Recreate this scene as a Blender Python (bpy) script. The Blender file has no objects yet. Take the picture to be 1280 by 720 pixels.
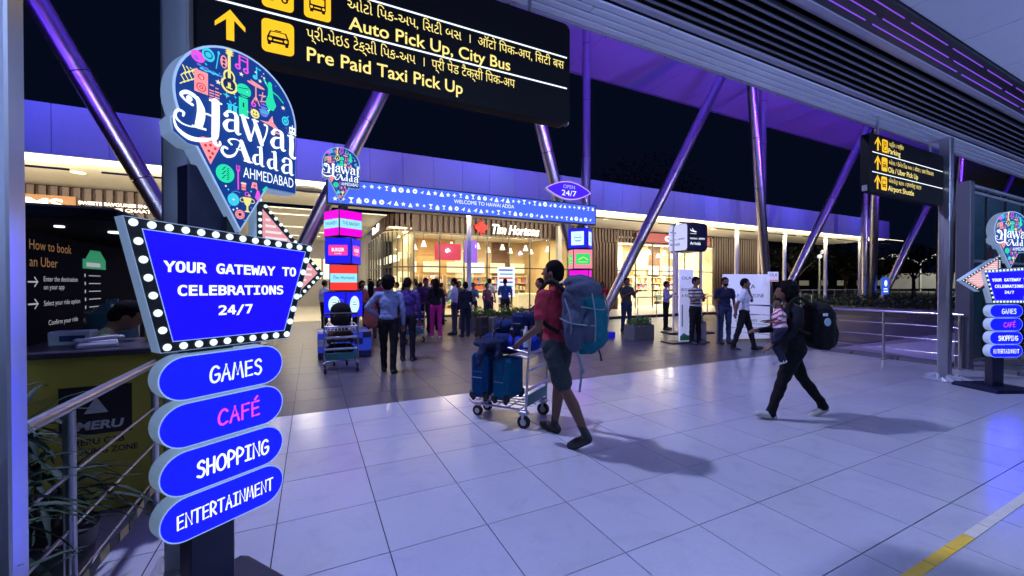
import bpy, bmesh, math, random, os
import numpy as np
from mathutils import Vector, Matrix, noise, Euler
random.seed(11)
R = math.radians
PI = math.pi
scene = bpy.context.scene
COL = scene.collection

# ---------------------------------------------------------------- camera
cam_data = bpy.data.cameras.new('camera')
camera = bpy.data.objects.new('camera', cam_data)
COL.objects.link(camera)
camera.location = (0, 0, 1.53)
camera.rotation_euler = (R(89.5), 0, R(-26.3))
cam_data.sensor_width = 36.0
cam_data.lens = 36.0 * 507.0 / 1280.0
cam_data.clip_start = 0.05
cam_data.clip_end = 600
scene.camera = camera

# ---------------------------------------------------------------- world: night sky
world = bpy.data.worlds.new('World')
scene.world = world
world.use_nodes = True
wn = world.node_tree
bgn = wn.nodes['Background']
sky = wn.nodes.new('ShaderNodeTexSky')
sky.sky_type = 'NISHITA'
sky.sun_disc = False
sky.sun_elevation = R(-6.0)
sky.sun_rotation = R(200)
tint = wn.nodes.new('ShaderNodeMixRGB'); tint.blend_type = 'ADD'; tint.inputs[0].default_value = 1
tint.inputs[2].default_value = (0.05, 0.10, 0.34, 1)
wn.links.new(sky.outputs[0], tint.inputs[1])
wn.links.new(tint.outputs[0], bgn.inputs[0])
bgn.inputs[1].default_value = 0.03

vs = scene.view_settings
vs.view_transform = 'Standard'
vs.look = 'None'
vs.exposure = 0.0
vs.gamma = 1.0

# ---------------------------------------------------------------- lamps
def lamp(kind, name, loc, aim, power, color, size=0.5, size_y=None, spread=None, cone=None, blend=0.5, parent=None):
    d = bpy.data.lights.new(name, kind)
    d.energy = power
    d.color = color
    if kind == 'AREA':
        d.shape = 'RECTANGLE' if size_y else 'SQUARE'
        d.size = size
        if size_y: d.size_y = size_y
        if spread: d.spread = R(spread)
    else:
        d.shadow_soft_size = size
    if kind == 'SPOT':
        d.spot_size = R(cone or 90); d.spot_blend = blend
    o = bpy.data.objects.new(name, d)
    COL.objects.link(o)
    o.location = loc
    v = Vector(aim) - Vector(loc)
    o.rotation_euler = v.to_track_quat('-Z', 'Y').to_euler()
    return o

WHITE = (0.92, 0.93, 1.0); WARM = (1.0, 0.80, 0.52); PURPLE = (0.09, 0.035, 1.0); LILAC = (0.72, 0.62, 1.0)
# floodlight on the roof edge: throws the shadows to the right
lamp('SPOT', 'roof_floodlight', (-1.1, 7.6, 10.6), (3.9, 3.6, 0), 5300, (0.50, 0.54, 1.0), 0.25, cone=85, blend=0.7)
# recessed ceiling lights of the near canopy
for x in (1.4, 4.0, 6.6, 9.2):
    for y in (-1.2, 0.55):
        lamp('AREA', 'ceiling_downlight', (x, y, 3.86), (x, y, 0), 13 if x < 5 else 14, (0.42, 0.58, 1.0), 0.5, 0.25)
# added unseen fill lamps behind the camera, brightening the ceiling and the planks
for x, y in ((-1.5, -2.6), (2.5, -2.6), (6.5, -2.4), (10.5, -2.2), (15.0, -1.5)):
    lamp('AREA', 'added_ceiling_fill', (x, y, 2.3), (x + .3, y + 1.9, 3.9), 105, (0.34, 0.47, 1.0), 0.5, 0.2, spread=120)
# added fill lamps at the canopy edge, brightening columns and people on the plaza
for x in (-3.5, 3.2, 10.5, 17.5):
    lamp('AREA', 'added_plaza_fill', (x, 3.2, 4.45), (x + 2, 11.5, 2.2), 48, (0.55, 0.52, 1.0), 0.35, 0.2, spread=130)
# purple wash lights standing on top of the bulkhead
for x in (-9, -3.5, 2, 7.5, 13, 18.5, 24, 31, 38):
    lamp('AREA', 'purple_wash_light', (x, 3.3, 4.75), (x + 1, 9.0, 11.4), 300, PURPLE, 0.6, 0.3, spread=115)
for x in (-4.2, 1.0, 6.8, 11.6, 17.5, 22.2, 27.5, 33.0):
    lamp('AREA', 'violet_column_light', (x, 3.25, 4.9), (x + .6, 10.6, 8.4), 34, (0.50, 0.05, 1.0), 0.25, 0.25, spread=60)
for x in (-6, 0, 6, 12, 18, 25, 33):
    lamp('AREA', 'purple_fascia_light', (x, 11.4, 7.9), (x, 14, 5.2), 72, (0.06, 0.10, 1.0), 0.5, 0.3, spread=120)

for x in (-2.5, 5.2, 13.0, 20.5, 29.0):  # small white lamps added only to draw thin highlights on the columns
    lamp('AREA', 'added_column_highlight', (x, 3.25, 4.9), (x + 1.5, 11.5, 5.5), 16, (0.85, 0.82, 1.0), 0.12, 0.12, spread=70)

# ---------------------------------------------------------------- materials
MATS = {}
def mat(name, color, rough=0.6, metal=0.0, var=0.12, scale=6.0, bump=0.0, bscale=60.0, emit=None, strength=1.0,
        trans=0.0, aniso=0.0, spec=0.5, coat=0.0, alpha=1.0, rvar=0.0):
    if name in MATS: return MATS[name]
    m = bpy.data.materials.new(name); m.use_nodes = True
    nt = m.node_tree; b = nt.nodes['Principled BSDF']
    b.inputs['Roughness'].default_value = rough
    b.inputs['Metallic'].default_value = metal
    b.inputs['Specular IOR Level'].default_value = spec
    if trans: b.inputs['Transmission Weight'].default_value = trans
    if coat: b.inputs['Coat Weight'].default_value = coat
    if alpha < 1: b.inputs['Alpha'].default_value = alpha
    tc = nt.nodes.new('ShaderNodeTexCoord')
    c = (*color, 1)
    b.inputs['Base Color'].default_value = c
    if var > 0:
        n = nt.nodes.new('ShaderNodeTexNoise'); n.inputs['Scale'].default_value = scale; n.inputs['Detail'].default_value = 5
        nt.links.new(tc.outputs['Object'], n.inputs['Vector'])
        mx = nt.nodes.new('ShaderNodeMixRGB')
        mx.inputs[1].default_value = (*[k * (1 - var) for k in color], 1)
        mx.inputs[2].default_value = (*[min(1, k * (1 + var)) for k in color], 1)
        nt.links.new(n.outputs['Fac'], mx.inputs[0]); nt.links.new(mx.outputs[0], b.inputs['Base Color'])
        if rvar:
            mr = nt.nodes.new('ShaderNodeMapRange')
            mr.inputs[3].default_value = max(0.02, rough - rvar); mr.inputs[4].default_value = rough + rvar
            nt.links.new(n.outputs['Fac'], mr.inputs[0]); nt.links.new(mr.outputs[0], b.inputs['Roughness'])
    if bump > 0:
        n2 = nt.nodes.new('ShaderNodeTexNoise'); n2.inputs['Scale'].default_value = bscale; n2.inputs['Detail'].default_value = 4
        nt.links.new(tc.outputs['Object'], n2.inputs['Vector'])
        bp = nt.nodes.new('ShaderNodeBump'); bp.inputs['Strength'].default_value = bump; bp.inputs['Distance'].default_value = 0.01
        nt.links.new(n2.outputs['Fac'], bp.inputs['Height']); nt.links.new(bp.outputs[0], b.inputs['Normal'])
    if emit:
        b.inputs['Emission Color'].default_value = (*emit, 1)
        b.inputs['Emission Strength'].default_value = strength
    MATS[name] = m
    return m

def glow(name, c, s=1.0, base=None, var=0.0):
    return mat(name, base or tuple(min(.3, k * .18 + .005) for k in c), 0.5, spec=.2, var=var, emit=c, strength=s)

def tiles_mat(name, c, rough, var, rv=0.06, bump=0.03):
    """per-object tint so neighbouring tiles differ a little"""
    m = bpy.data.materials.new(name); m.use_nodes = True; nt = m.node_tree; b = nt.nodes['Principled BSDF']
    oi = nt.nodes.new('ShaderNodeObjectInfo'); geo = nt.nodes.new('ShaderNodeNewGeometry')
    n = nt.nodes.new('ShaderNodeTexNoise'); n.inputs['Scale'].default_value = 1.3; n.inputs['Detail'].default_value = 4
    n.inputs['Roughness'].default_value = 0.5
    nt.links.new(geo.outputs['Position'], n.inputs['Vector'])
    ad = nt.nodes.new('ShaderNodeMath'); ad.operation = 'MULTIPLY_ADD'; ad.inputs[1].default_value = 0.30
    h = nt.nodes.new('ShaderNodeMath'); h.operation = 'MULTIPLY'; h.inputs[1].default_value = .6; nt.links.new(n.outputs['Fac'], h.inputs[0]); nt.links.new(oi.outputs['Random'], ad.inputs[0]); nt.links.new(h.outputs[0], ad.inputs[2])
    mx = nt.nodes.new('ShaderNodeMixRGB')
    mx.inputs[1].default_value = (*[k * (1 - var) for k in c], 1); mx.inputs[2].default_value = (*[k * (1 + var) for k in c], 1)
    nt.links.new(ad.outputs[0], mx.inputs[0])
    sp = nt.nodes.new('ShaderNodeTexNoise'); sp.inputs['Scale'].default_value = 55; sp.inputs['Detail'].default_value = 3
    nt.links.new(geo.outputs['Position'], sp.inputs['Vector'])
    m2 = nt.nodes.new('ShaderNodeMixRGB'); m2.blend_type = 'MULTIPLY'; m2.inputs[0].default_value = 0.12
    nt.links.new(mx.outputs[0], m2.inputs[1]); nt.links.new(sp.outputs['Fac'], m2.inputs[2])
    # scuffs and smudges
    sc_ = nt.nodes.new('ShaderNodeTexNoise'); sc_.inputs['Scale'].default_value = 3.0; sc_.inputs['Detail'].default_value = 7; sc_.inputs['Distortion'].default_value = 1.6
    nt.links.new(geo.outputs['Position'], sc_.inputs['Vector'])
    sm_ = nt.nodes.new('ShaderNodeMapRange'); sm_.inputs[1].default_value = .52; sm_.inputs[2].default_value = .72; sm_.inputs[3].default_value = 1.0; sm_.inputs[4].default_value = 1 - var * .6
    nt.links.new(sc_.outputs['Fac'], sm_.inputs[0])
    lg = nt.nodes.new('ShaderNodeTexNoise'); lg.inputs['Scale'].default_value = .55; lg.inputs['Detail'].default_value = 2
    nt.links.new(geo.outputs['Position'], lg.inputs['Vector'])
    lm = nt.nodes.new('ShaderNodeMapRange'); lm.inputs[1].default_value = .3; lm.inputs[2].default_value = .7; lm.inputs[3].default_value = 1 - var; lm.inputs[4].default_value = 1.0
    nt.links.new(lg.outputs['Fac'], lm.inputs[0])
    mu = nt.nodes.new('ShaderNodeMath'); mu.operation = 'MULTIPLY'; nt.links.new(sm_.outputs[0], mu.inputs[0]); nt.links.new(lm.outputs[0], mu.inputs[1])
    m3 = nt.nodes.new('ShaderNodeMixRGB'); m3.blend_type = 'MULTIPLY'; m3.inputs[0].default_value = 1.0
    nt.links.new(m2.outputs[0], m3.inputs[1]); nt.links.new(mu.outputs[0], m3.inputs[2])
    nt.links.new(m3.outputs[0], b.inputs['Base Color'])
    n3 = nt.nodes.new('ShaderNodeTexNoise'); n3.inputs['Scale'].default_value = 2.1; n3.inputs['Detail'].default_value = 2
    nt.links.new(geo.outputs['Position'], n3.inputs['Vector'])
    mr = nt.nodes.new('ShaderNodeMapRange'); mr.inputs[1].default_value = .3; mr.inputs[2].default_value = .7
    mr.inputs[3].default_value = rough - rv; mr.inputs[4].default_value = rough + rv
    nt.links.new(n3.outputs['Fac'], mr.inputs[0]); nt.links.new(mr.outputs[0], b.inputs['Roughness'])
    bp = nt.nodes.new('ShaderNodeBump'); bp.inputs['Strength'].default_value = bump; bp.inputs['Distance'].default_value = 0.01
    if bump > .02: nt.links.new(n.outputs['Fac'], bp.inputs['Height']); nt.links.new(bp.outputs[0], b.inputs['Normal'])
    return m

def brushed(name, c, rough=0.3, stretch=(60, 60, 1.0), bands=None):
    m = bpy.data.materials.new(name); m.use_nodes = True; nt = m.node_tree; b = nt.nodes['Principled BSDF']
    b.inputs['Metallic'].default_value = 1.0
    tc = nt.nodes.new('ShaderNodeTexCoord'); mp = nt.nodes.new('ShaderNodeMapping'); mp.inputs['Scale'].default_value = stretch
    nt.links.new(tc.outputs['Object'], mp.inputs[0])
    n = nt.nodes.new('ShaderNodeTexNoise'); n.inputs['Scale'].default_value = 1; n.inputs['Detail'].default_value = 4
    nt.links.new(mp.outputs[0], n.inputs['Vector'])
    mr = nt.nodes.new('ShaderNodeMapRange'); mr.inputs[3].default_value = rough - .1; mr.inputs[4].default_value = rough + .15
    nt.links.new(n.outputs['Fac'], mr.inputs[0]); nt.links.new(mr.outputs[0], b.inputs['Roughness'])
    mx = nt.nodes.new('ShaderNodeMixRGB'); mx.inputs[1].default_value = (*[k * .8 for k in c], 1); mx.inputs[2].default_value = (*c, 1)
    nt.links.new(n.outputs['Fac'], mx.inputs[0]); nt.links.new(mx.outputs[0], b.inputs['Base Color'])
    return m

STEEL = brushed('brushed_steel', (0.62, 0.63, 0.66), 0.30)
TUBE = brushed('column_steel', (0.60, 0.58, 0.60), 0.30, (40, 40, 0.8))
CHROME = mat('chrome_tube', (0.7, 0.7, 0.72), 0.18, 1.0, var=0.05)
GREYPAINT = mat('grey_painted_steel', (0.27, 0.30, 0.31), 0.45, 0.3, var=0.2, scale=3, bump=.05)
DARK = mat('dark_metal', (0.025, 0.026, 0.03), 0.45, 0.3)
BLACK = mat('black_plastic', (0.012, 0.012, 0.013), 0.5)
RUBBER = mat('black_rubber', (0.02, 0.02, 0.02), 0.7)
WHITEP = mat('white_paint', (0.75, 0.75, 0.72), 0.5, var=.05)

# ---------------------------------------------------------------- object helpers 
def tag(o, label=None, cat=None, group=None, kind=None):
    if label: o['label'] = label
    if cat: o['category'] = cat
    if group: o['group'] = group
    if kind: o['kind'] = kind
    return o

def thing(name, label, cat, loc=(0, 0, 0), rz=0.0, group=None):
    o = bpy.data.objects.new(name, None); COL.objects.link(o)
    o.empty_display_size = .1
    o.location = loc; o.rotation_euler = (0, 0, rz)
    return tag(o, label, cat, group)

def link(name, me, parent=None, loc=None, rot=None):
    o = bpy.data.objects.new(name, me); COL.objects.link(o)
    if parent: o.parent = parent
    if loc: o.location = loc
    if rot: o.rotation_euler = rot
    return o

def copy_tree(o, parent=None):
    c = o.copy(); COL.objects.link(c)
    if parent: c.parent = parent
    for ch in list(o.children): copy_tree(ch, c)
    return c

class MB:
    """collects simple solids into one mesh"""
    def __init__(s): s.v = []; s.f = []; s.m = []; s.sm = []; s.mats = []; s.cur = 0
    def use(s, m):
        if m not in s.mats: s.mats.append(m)
        s.cur = s.mats.index(m); return s
    def add(s, vs, fs, smooth=False):
        k = len(s.v); s.v += [tuple(v) for v in vs]
        for f in fs: s.f.append([i + k for i in f]); s.m.append(s.cur); s.sm.append(smooth)
        return s
    def box(s, c, d, M=None, bev=0.0):
        x, y, z = [k / 2 for k in d]
        b = min(bev, x * .9, y * .9, z * .9)
        if b <= 0:
            vs = [(i, j, k) for i in (-x, x) for j in (-y, y) for k in (-z, z)]
            fs = [(0, 1, 3, 2), (4, 6, 7, 5), (0, 4, 5, 1), (2, 3, 7, 6), (0, 2, 6, 4), (1, 5, 7, 3)]
        else:
            vs = []; idx = {}
            for i in (-1, 1):
                for j in (-1, 1):
                    for k in (-1, 1):
                        for a in range(3):
                            p = [i * (x - b), j * (y - b), k * (z - b)]
                            p[a] = (i, j, k)[a] * (x, y, z)[a]
                            idx[(i, j, k, a)] = len(vs); vs.append(tuple(p))
            fs = []
            for a in range(3):
                o1, o2 = [q for q in range(3) if q != a]
                for sg in (-1, 1):
                    loop = []
                    for (p, q) in ((-1, -1), (1, -1), (1, 1), (-1, 1)):
                        t = [0, 0, 0]; t[a] = sg; t[o1] = p; t[o2] = q
                        loop.append(idx[(*t, a)])
                    fs.append(loop)
            for a in range(3):                      # edges along axis a
                o1, o2 = [q for q in range(3) if q != a]
                for p in (-1, 1):
                    for q in (-1, 1):
                        l = []
                        for sg in (-1, 1):
                            t = [0, 0, 0]; t[a] = sg; t[o1] = p; t[o2] = q
                            l.append((idx[(*t, o1)], idx[(*t, o2)]))
                        fs.append([l[0][0], l[0][1], l[1][1], l[1][0]])
            for i in (-1, 1):
                for j in (-1, 1):
                    for k in (-1, 1): fs.append([idx[(i, j, k, 0)], idx[(i, j, k, 1)], idx[(i, j, k, 2)]])
        c = Vector(c)
        vs = [(M @ Vector(v) if M else Vector(v)) + c for v in vs]
        return s.add(vs, fs)
    def cyl(s, p0, p1, r0, r1=None, n=12, caps=True, smooth=True):
        r1 = r0 if r1 is None else r1
        p0 = Vector(p0); p1 = Vector(p1); d = (p1 - p0)
        if d.length < 1e-6: return s
        q = d.normalized().to_track_quat('Z', 'Y')
        vs = []
        for p, r in ((p0, r0), (p1, r1)):
            for i in range(n):
                a = 2 * PI * i / n
                vs.append(p + q @ Vector((r * math.cos(a), r * math.sin(a), 0)))
        fs = [(i, (i + 1) % n, n + (i + 1) % n, n + i) for i in range(n)]
        s.add(vs, fs, smooth)
        if caps: s.add(vs[:n], [tuple(range(n))[::-1]]); s.add(vs[n:], [tuple(range(n))])
        return s
    def tube(s, pts, r, n=8):
        """bent tube through points"""
        pts = [Vector(p) for p in pts]; rings = []
        for i, p in enumerate(pts):
            a = pts[max(0, i - 1)]; b = pts[min(len(pts) - 1, i + 1)]
            q = (b - a).normalized().to_track_quat('Z', 'Y')
            rr = r[i] if isinstance(r, (list, tuple)) else r
            rings.append([p + q @ Vector((rr * math.cos(2 * PI * k / n), rr * math.sin(2 * PI * k / n), 0)) for k in range(n)])
        # untwist
        for i in range(1, len(rings)):
            best = min(range(n), key=lambda t: sum((rings[i][(k + t) % n] - rings[i - 1][k]).length for k in range(0, n, 2)))
            rings[i] = [rings[i][(k + best) % n] for k in range(n)]
        vs = [v for rg in rings for v in rg]
        fs = [(i * n + k, i * n + (k + 1) % n, (i + 1) * n + (k + 1) % n, (i + 1) * n + k) for i in range(len(pts) - 1) for k in range(n)]
        s.add(vs, fs, True)
        s.add(rings[0], [tuple(range(n))[::-1]]); s.add(rings[-1], [tuple(range(n))])
        return s
    def ell(s, c, r, n=12, M=None):
        vs = []; fs = []; h = n // 2
        for i in range(h + 1):
            t = PI * i / h
            for k in range(n):
                a = 2 * PI * k / n
                v = Vector((r[0] * math.sin(t) * math.cos(a), r[1] * math.sin(t) * math.sin(a), r[2] * math.cos(t)))
                if M: v = M @ v
                vs.append(v + Vector(c))
        for i in range(h):
            for k in range(n):
                fs.append((i * n + k, (i + 1) * n + k, (i + 1) * n + (k + 1) % n, i * n + (k + 1) % n))
        return s.add(vs, fs, True)
    def prism(s, pts, y0, y1, smooth=False):
        """outline in XZ extruded from y0 (front) to y1"""
        n = len(pts)
        vs = [(p[0], y0, p[1]) for p in pts] + [(p[0], y1, p[1]) for p in pts]
        s.add(vs, [tuple(range(n)), tuple(range(2 * n - 1, n - 1, -1))])
        s.add(vs, [(i, n + i, n + (i + 1) % n, (i + 1) % n) for i in range(n)], smooth)
        return s
    def quad(s, a, b, c, d): return s.add([a, b, c, d], [(0, 1, 2, 3)])
    def mesh(s, name, m=None):
        me = bpy.data.meshes.new(name); me.from_pydata(s.v, [], s.f)
        if s.mats:
            for k in s.mats: me.materials.append(k)
            me.polygons.foreach_set('material_index', s.m)
        elif m: me.materials.append(m)
        me.polygons.foreach_set('use_smooth', s.sm)
        me.update()
        bm = bmesh.new(); bm.from_mesh(me); bmesh.ops.recalc_face_normals(bm, faces=bm.faces[:]); bm.to_mesh(me); bm.free()
        return me
    def build(s, name, m=None, parent=None, label=None, loc=None, rot=None):
        o = link(name, s.mesh(name, m), parent, loc, rot)
        if label: o['label'] = label
        return o

def struct(name, mb, m=None, parent=None):
    o = mb.build(name, m, parent)
    if not parent: o['kind'] = 'structure'
    return o

class Flat:
    """flat print: coloured shapes in the XZ plane, each layer 0.3 mm proud of the last (front is -Y)"""
    def __init__(s, y=0.0, step=0.0003): s.y = y; s.st = step; s.v = []; s.f = []; s.m = []; s.mats = []
    def _m(s, m):
        if m not in s.mats: s.mats.append(m)
        return s.mats.index(m)
    def poly(s, pts, m):
        k = len(s.v); s.v += [(p[0], s.y, p[1]) for p in pts]; s.f.append(list(range(k, k + len(pts)))); s.m.append(s._m(m)); s.y -= s.st; return s
    def rect(s, x0, z0, x1, z1, m): return s.poly([(x0, z0), (x1, z0), (x1, z1), (x0, z1)], m)
    def ell(s, x, z, rx, rz, m, n=20, rot=0):
        c, t = math.cos(rot), math.sin(rot)
        return s.poly([(x + rx * math.cos(a) * c - rz * math.sin(a) * t, z + rx * math.cos(a) * t + rz * math.sin(a) * c) for a in [2 * PI * i / n for i in range(n)]], m)
    def star(s, x, z, r, m, n=5, inner=.42, rot=PI / 2):
        return s.poly([(x + (r if i % 2 == 0 else r * inner) * math.cos(rot + PI * i / n), z + (r if i % 2 == 0 else r * inner) * math.sin(rot + PI * i / n)) for i in range(2 * n)], m)
    def stroke(s, pts, w, m, caps=True, curve=False):
        if curve: pts, w = smooth_path(pts, w)
        n = len(pts); ws = w if isinstance(w, (list, tuple)) else [w] * n
        mi = s._m(m); k = len(s.v)
        L = []; Rr = []
        for i in range(n):
            a = pts[max(0, i - 1)]; b = pts[min(n - 1, i + 1)]
            dx, dz = b[0] - a[0], b[1] - a[1]; l = math.hypot(dx, dz) or 1
            nx, nz = -dz / l * ws[i] / 2, dx / l * ws[i] / 2
            L.append((pts[i][0] + nx, s.y, pts[i][1] + nz)); Rr.append((pts[i][0] - nx, s.y, pts[i][1] - nz))
        s.v += L + Rr
        for i in range(n - 1): s.f.append([k + i, k + i + 1, k + n + i + 1, k + n + i]); s.m.append(mi)
        s.y -= s.st
        if caps and not curve and n > 2:
            for i in range(1, n - 1): s.ell(pts[i][0], pts[i][1], ws[i] / 2, ws[i] / 2, m, 8); s.y += s.st * .9
        if caps:
            for i in (0, n - 1): s.ell(pts[i][0], pts[i][1], ws[i] / 2, ws[i] / 2, m, 10); s.y += s.st * .9
        return s
    def ring(s, x, z, r, w, m, n=20): return s.stroke([(x + r * math.cos(2 * PI * i / n), z + r * math.sin(2 * PI * i / n)) for i in range(n + 1)], w, m, caps=False)
    def build(s, name, parent=None, loc=None, rot=None):
        me = bpy.data.meshes.new(name); me.from_pydata(s.v, [], s.f)
        for k in s.mats: me.materials.append(k)
        me.polygons.foreach_set('material_index', s.m); me.update()
        return link(name, me, parent, loc, rot)

def smooth_path(pts, w=None, sub=6):
    n = len(pts); out = []; wo = []
    ws = w if isinstance(w, (list, tuple)) else [w] * n
    for i in range(n - 1):
        p0 = pts[max(0, i - 1)]; p1 = pts[i]; p2 = pts[i + 1]; p3 = pts[min(n - 1, i + 2)]
        for k in range(sub):
            t = k / sub
            out.append(tuple(0.5 * (2 * b + (c - a) * t + (2 * a - 5 * b + 4 * c - d) * t * t + (3 * b - a - 3 * c + d) * t ** 3) for a, b, c, d in zip(p0, p1, p2, p3)))
            wo.append(ws[i] * (1 - t) + ws[i + 1] * t if w is not None else None)
    out.append(tuple(pts[-1])); wo.append(ws[-1])
    return out, wo

FONTS = {}
def font(fn):
    if fn is None: return None
    if fn not in FONTS:
        try: FONTS[fn] = bpy.data.fonts.load(os.path.join(bpy.utils.system_resource('DATAFILES', path='fonts'), fn))
        except Exception: FONTS[fn] = None
    return FONTS[fn]

def lettering(txt, m, parent, x, z, y, width=None, height=None, align='LEFT', fn=None, bold=0.0, depth=0.0, name='lettering', rot=0.0, shear=0.0, face=None):
    """flat lettering in the XZ plane facing -Y; fitted to width (and height = cap height); z is the baseline"""
    c = bpy.data.curves.new(name, 'FONT'); c.body = txt; c.size = 1.0; c.offset = bold; c.shear = shear
    c.resolution_u = 4
    c.space_line = .95
    f = font(fn)
    if f: c.font = f
    if depth: c.extrude = 0.5
    o = bpy.data.objects.new(name, c)
    me = bpy.data.meshes.new_from_object(o)
    bpy.data.objects.remove(o); bpy.data.curves.remove(c)
    n = len(me.vertices); a = np.empty(n * 3); me.vertices.foreach_get('co', a); a = a.reshape(-1, 3)
    x0, x1 = a[:, 0].min(), a[:, 0].max()
    cap = 0.73
    sx = width / (x1 - x0) if width else height / cap
    sz = height / cap if height else sx
    X = (a[:, 0] - x0) * sx
    W = (x1 - x0) * sx
    if align == 'CENTER': X -= W / 2
    if align == 'RIGHT': X -= W
    Z = a[:, 1] * sz
    cr, sr = math.cos(rot), math.sin(rot)
    out = np.stack([x + X * cr - Z * sr, y - a[:, 2] * (depth * 1.0) - (depth * .5), z + X * sr + Z * cr], 1)
    me.vertices.foreach_set('co', out.ravel()); me.materials.clear(); me.materials.append(m); me.update()
    return link(name, me, parent)

COMIC = {
 'A': [[(0,0),(.33,1),(.62,0)],[(.13,.38),(.52,.42)]],
 'C': [[(.62,.82),(.42,.98),(.18,.85),(.03,.5),(.08,.15),(.3,.0),(.6,.12)]],
 'E': [[(.55,1),(.05,.97),(.06,.02),(.58,.05)],[(.05,.52),(.5,.55)]],
 'F': [[(.55,1),(.05,.97),(.05,0)],[(.05,.52),(.48,.56)]],
 'G': [[(.62,.85),(.42,.98),(.16,.85),(.03,.48),(.1,.12),(.35,0),(.62,.15),(.66,.45),(.38,.45)]],
 'H': [[(.05,1),(.05,0)],[(.6,1),(.58,0)],[(.05,.5),(.58,.52)]],
 'I': [[(.05,.98),(.5,.98)],[(.28,.98),(.27,.02)],[(.03,.02),(.52,.02)]],
 'M': [[(0,0),(.17,1),(.4,.25),(.63,1),(.82,0)]],
 'N': [[(.05,0),(.05,1),(.6,.05),(.62,1)]],
 'O': [[(.38,1),(.12,.82),(.03,.45),(.15,.1),(.42,0),(.68,.18),(.75,.55),(.62,.9),(.38,1)]],
 'P': [[(.05,0),(.05,1),(.38,.98),(.57,.76),(.42,.52),(.05,.45)]],
 'R': [[(.05,0),(.05,1),(.38,.98),(.57,.76),(.42,.52),(.05,.45)],[(.2,.45),(.6,0)]],
 'S': [[(.55,.85),(.38,1),(.12,.88),(.12,.65),(.45,.48),(.56,.25),(.35,0),(.03,.1)]],
 'T': [[(0,.98),(.68,.98)],[(.34,.98),(.33,0)]],
 'É': [[(.55,1),(.05,.97),(.06,.02),(.58,.05)],[(.05,.52),(.5,.55)],[(.25,1.15),(.45,1.35)]],
}
def comic(fl, txt, x0, x1, z, h, w, m):
    adv = [max(p[0] for st in COMIC[ch] for p in st) + .2 for ch in txt]; tot = sum(adv) - .2
    k = (x1 - x0) / tot; x = x0
    for ch, ad in zip(txt, adv):
        for st in COMIC[ch]:
            cur = ch in 'CGOS' or (ch in 'PR' and len(st) > 3)
            fl.stroke([(x + p[0] * k, z + p[1] * h) for p in st], w, m, curve=cur)
        x += ad * k
# ---------------------------------------------------------------- organic shapes: overlapping tapered limbs fused by a voxel remesh
class Fused:
    def __init__(s): s.mb = MB(); s.prims = []
    def cap(s, a, b, ra, rb, cls):
        a = Vector(a); b = Vector(b)
        s.mb.cyl(a, b, ra, rb, 14); s.mb.ell(a, (ra,) * 3, 12); s.mb.ell(b, (rb,) * 3, 12)
        s.prims.append((np.array(a), np.array(b), ra, rb, cls, None)); return s
    def chain(s, pts, rs, cls):
        for i in range(len(pts) - 1): s.cap(pts[i], pts[i + 1], rs[i], rs[i + 1], cls)
        return s
    def ell(s, c, r, cls, M=None):
        s.mb.ell(c, r, 16, M); s.prims.append((np.array(c, float), np.array(r, float), 0, 0, cls, M)); return s
    def box(s, c, d, cls, M=None, bev=.03):
        s.mb.box(c, d, M, bev); s.prims.append((np.array(c, float), np.array([k * .58 for k in d], float), 0, 0, cls, M)); return s
    def build(s, name, mats, parent, voxel=.014, relief=None, seed=0, smooth=3, loc=None, paint=None):
        me0 = s.mb.mesh('raw'); o = bpy.data.objects.new('raw', me0); COL.objects.link(o)
        r = o.modifiers.new('r', 'REMESH'); r.mode = 'VOXEL'; r.voxel_size = voxel; r.use_smooth_shade = True
        sm = o.modifiers.new('s', 'SMOOTH'); sm.iterations = smooth; sm.factor = .5
        dg = bpy.context.evaluated_depsgraph_get(); dg.update()
        me = bpy.data.meshes.new_from_object(o.evaluated_get(dg))
        bpy.data.objects.remove(o); bpy.data.meshes.remove(me0)
        me.name = name
        nf = len(me.polygons); ct = np.empty(nf * 3); me.polygons.foreach_get('center', ct); ct = ct.reshape(-1, 3)
        best = np.full(nf, 1e9); cl = np.zeros(nf, int)
        for a, b, ra, rb, cls, M in s.prims:
            if ra:
                d = b - a; L = max(d @ d, 1e-9); t = np.clip((ct - a) @ d / L, 0, 1)
                dist = np.linalg.norm(ct - (a + t[:, None] * d), axis=1) - (ra + (rb - ra) * t)
            else:
                q = ct - a
                if M is not None: q = q @ np.array(M.to_3x3())
                k = np.linalg.norm(q / b, axis=1); dist = (k - 1) * b.min()
            w = dist < best; best[w] = dist[w]; cl[w] = cls
        if paint is not None: cl = paint(ct, cl)
        me.materials.clear()
        for m in mats: me.materials.append(m)
        me.polygons.foreach_set('material_index', cl.astype(np.int32))
        me.polygons.foreach_set('use_smooth', np.ones(nf, bool))
        if relief:
            nv = len(me.vertices); co = np.empty(nv * 3); me.vertices.foreach_get('co', co); co = co.reshape(-1, 3)
            no = np.empty(nv * 3); me.vertices.foreach_get('normal', no); no = no.reshape(-1, 3)
            isc = np.zeros(nv); 
            lt = np.empty(nf, np.int32); me.polygons.foreach_get('loop_total', lt)
            lv = np.empty(len(me.loops), np.int32); me.loops.foreach_get('vertex_index', lv)
            cc = np.repeat(cl, lt); isc[lv] = np.array([relief.get(c, 0) for c in range(len(mats))])[cc]
            x, y, z = co.T; ph = seed * 1.7
            f = (np.sin(z * 46 + 3 * np.sin(x * 19 + ph) + 2.4 * np.sin(y * 17 + ph * 2)) * .5 + np.sin(x * 33 + z * 21 + 2 * np.sin(y * 27 + ph)) * .3
                 + np.sin((x + y) * 60 + z * 33 + ph) * .2)
            co = co + no * (f * isc)[:, None]
            me.vertices.foreach_set('co', co.ravel())
        me.update()
        return link(name, me, parent, loc)

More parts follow.
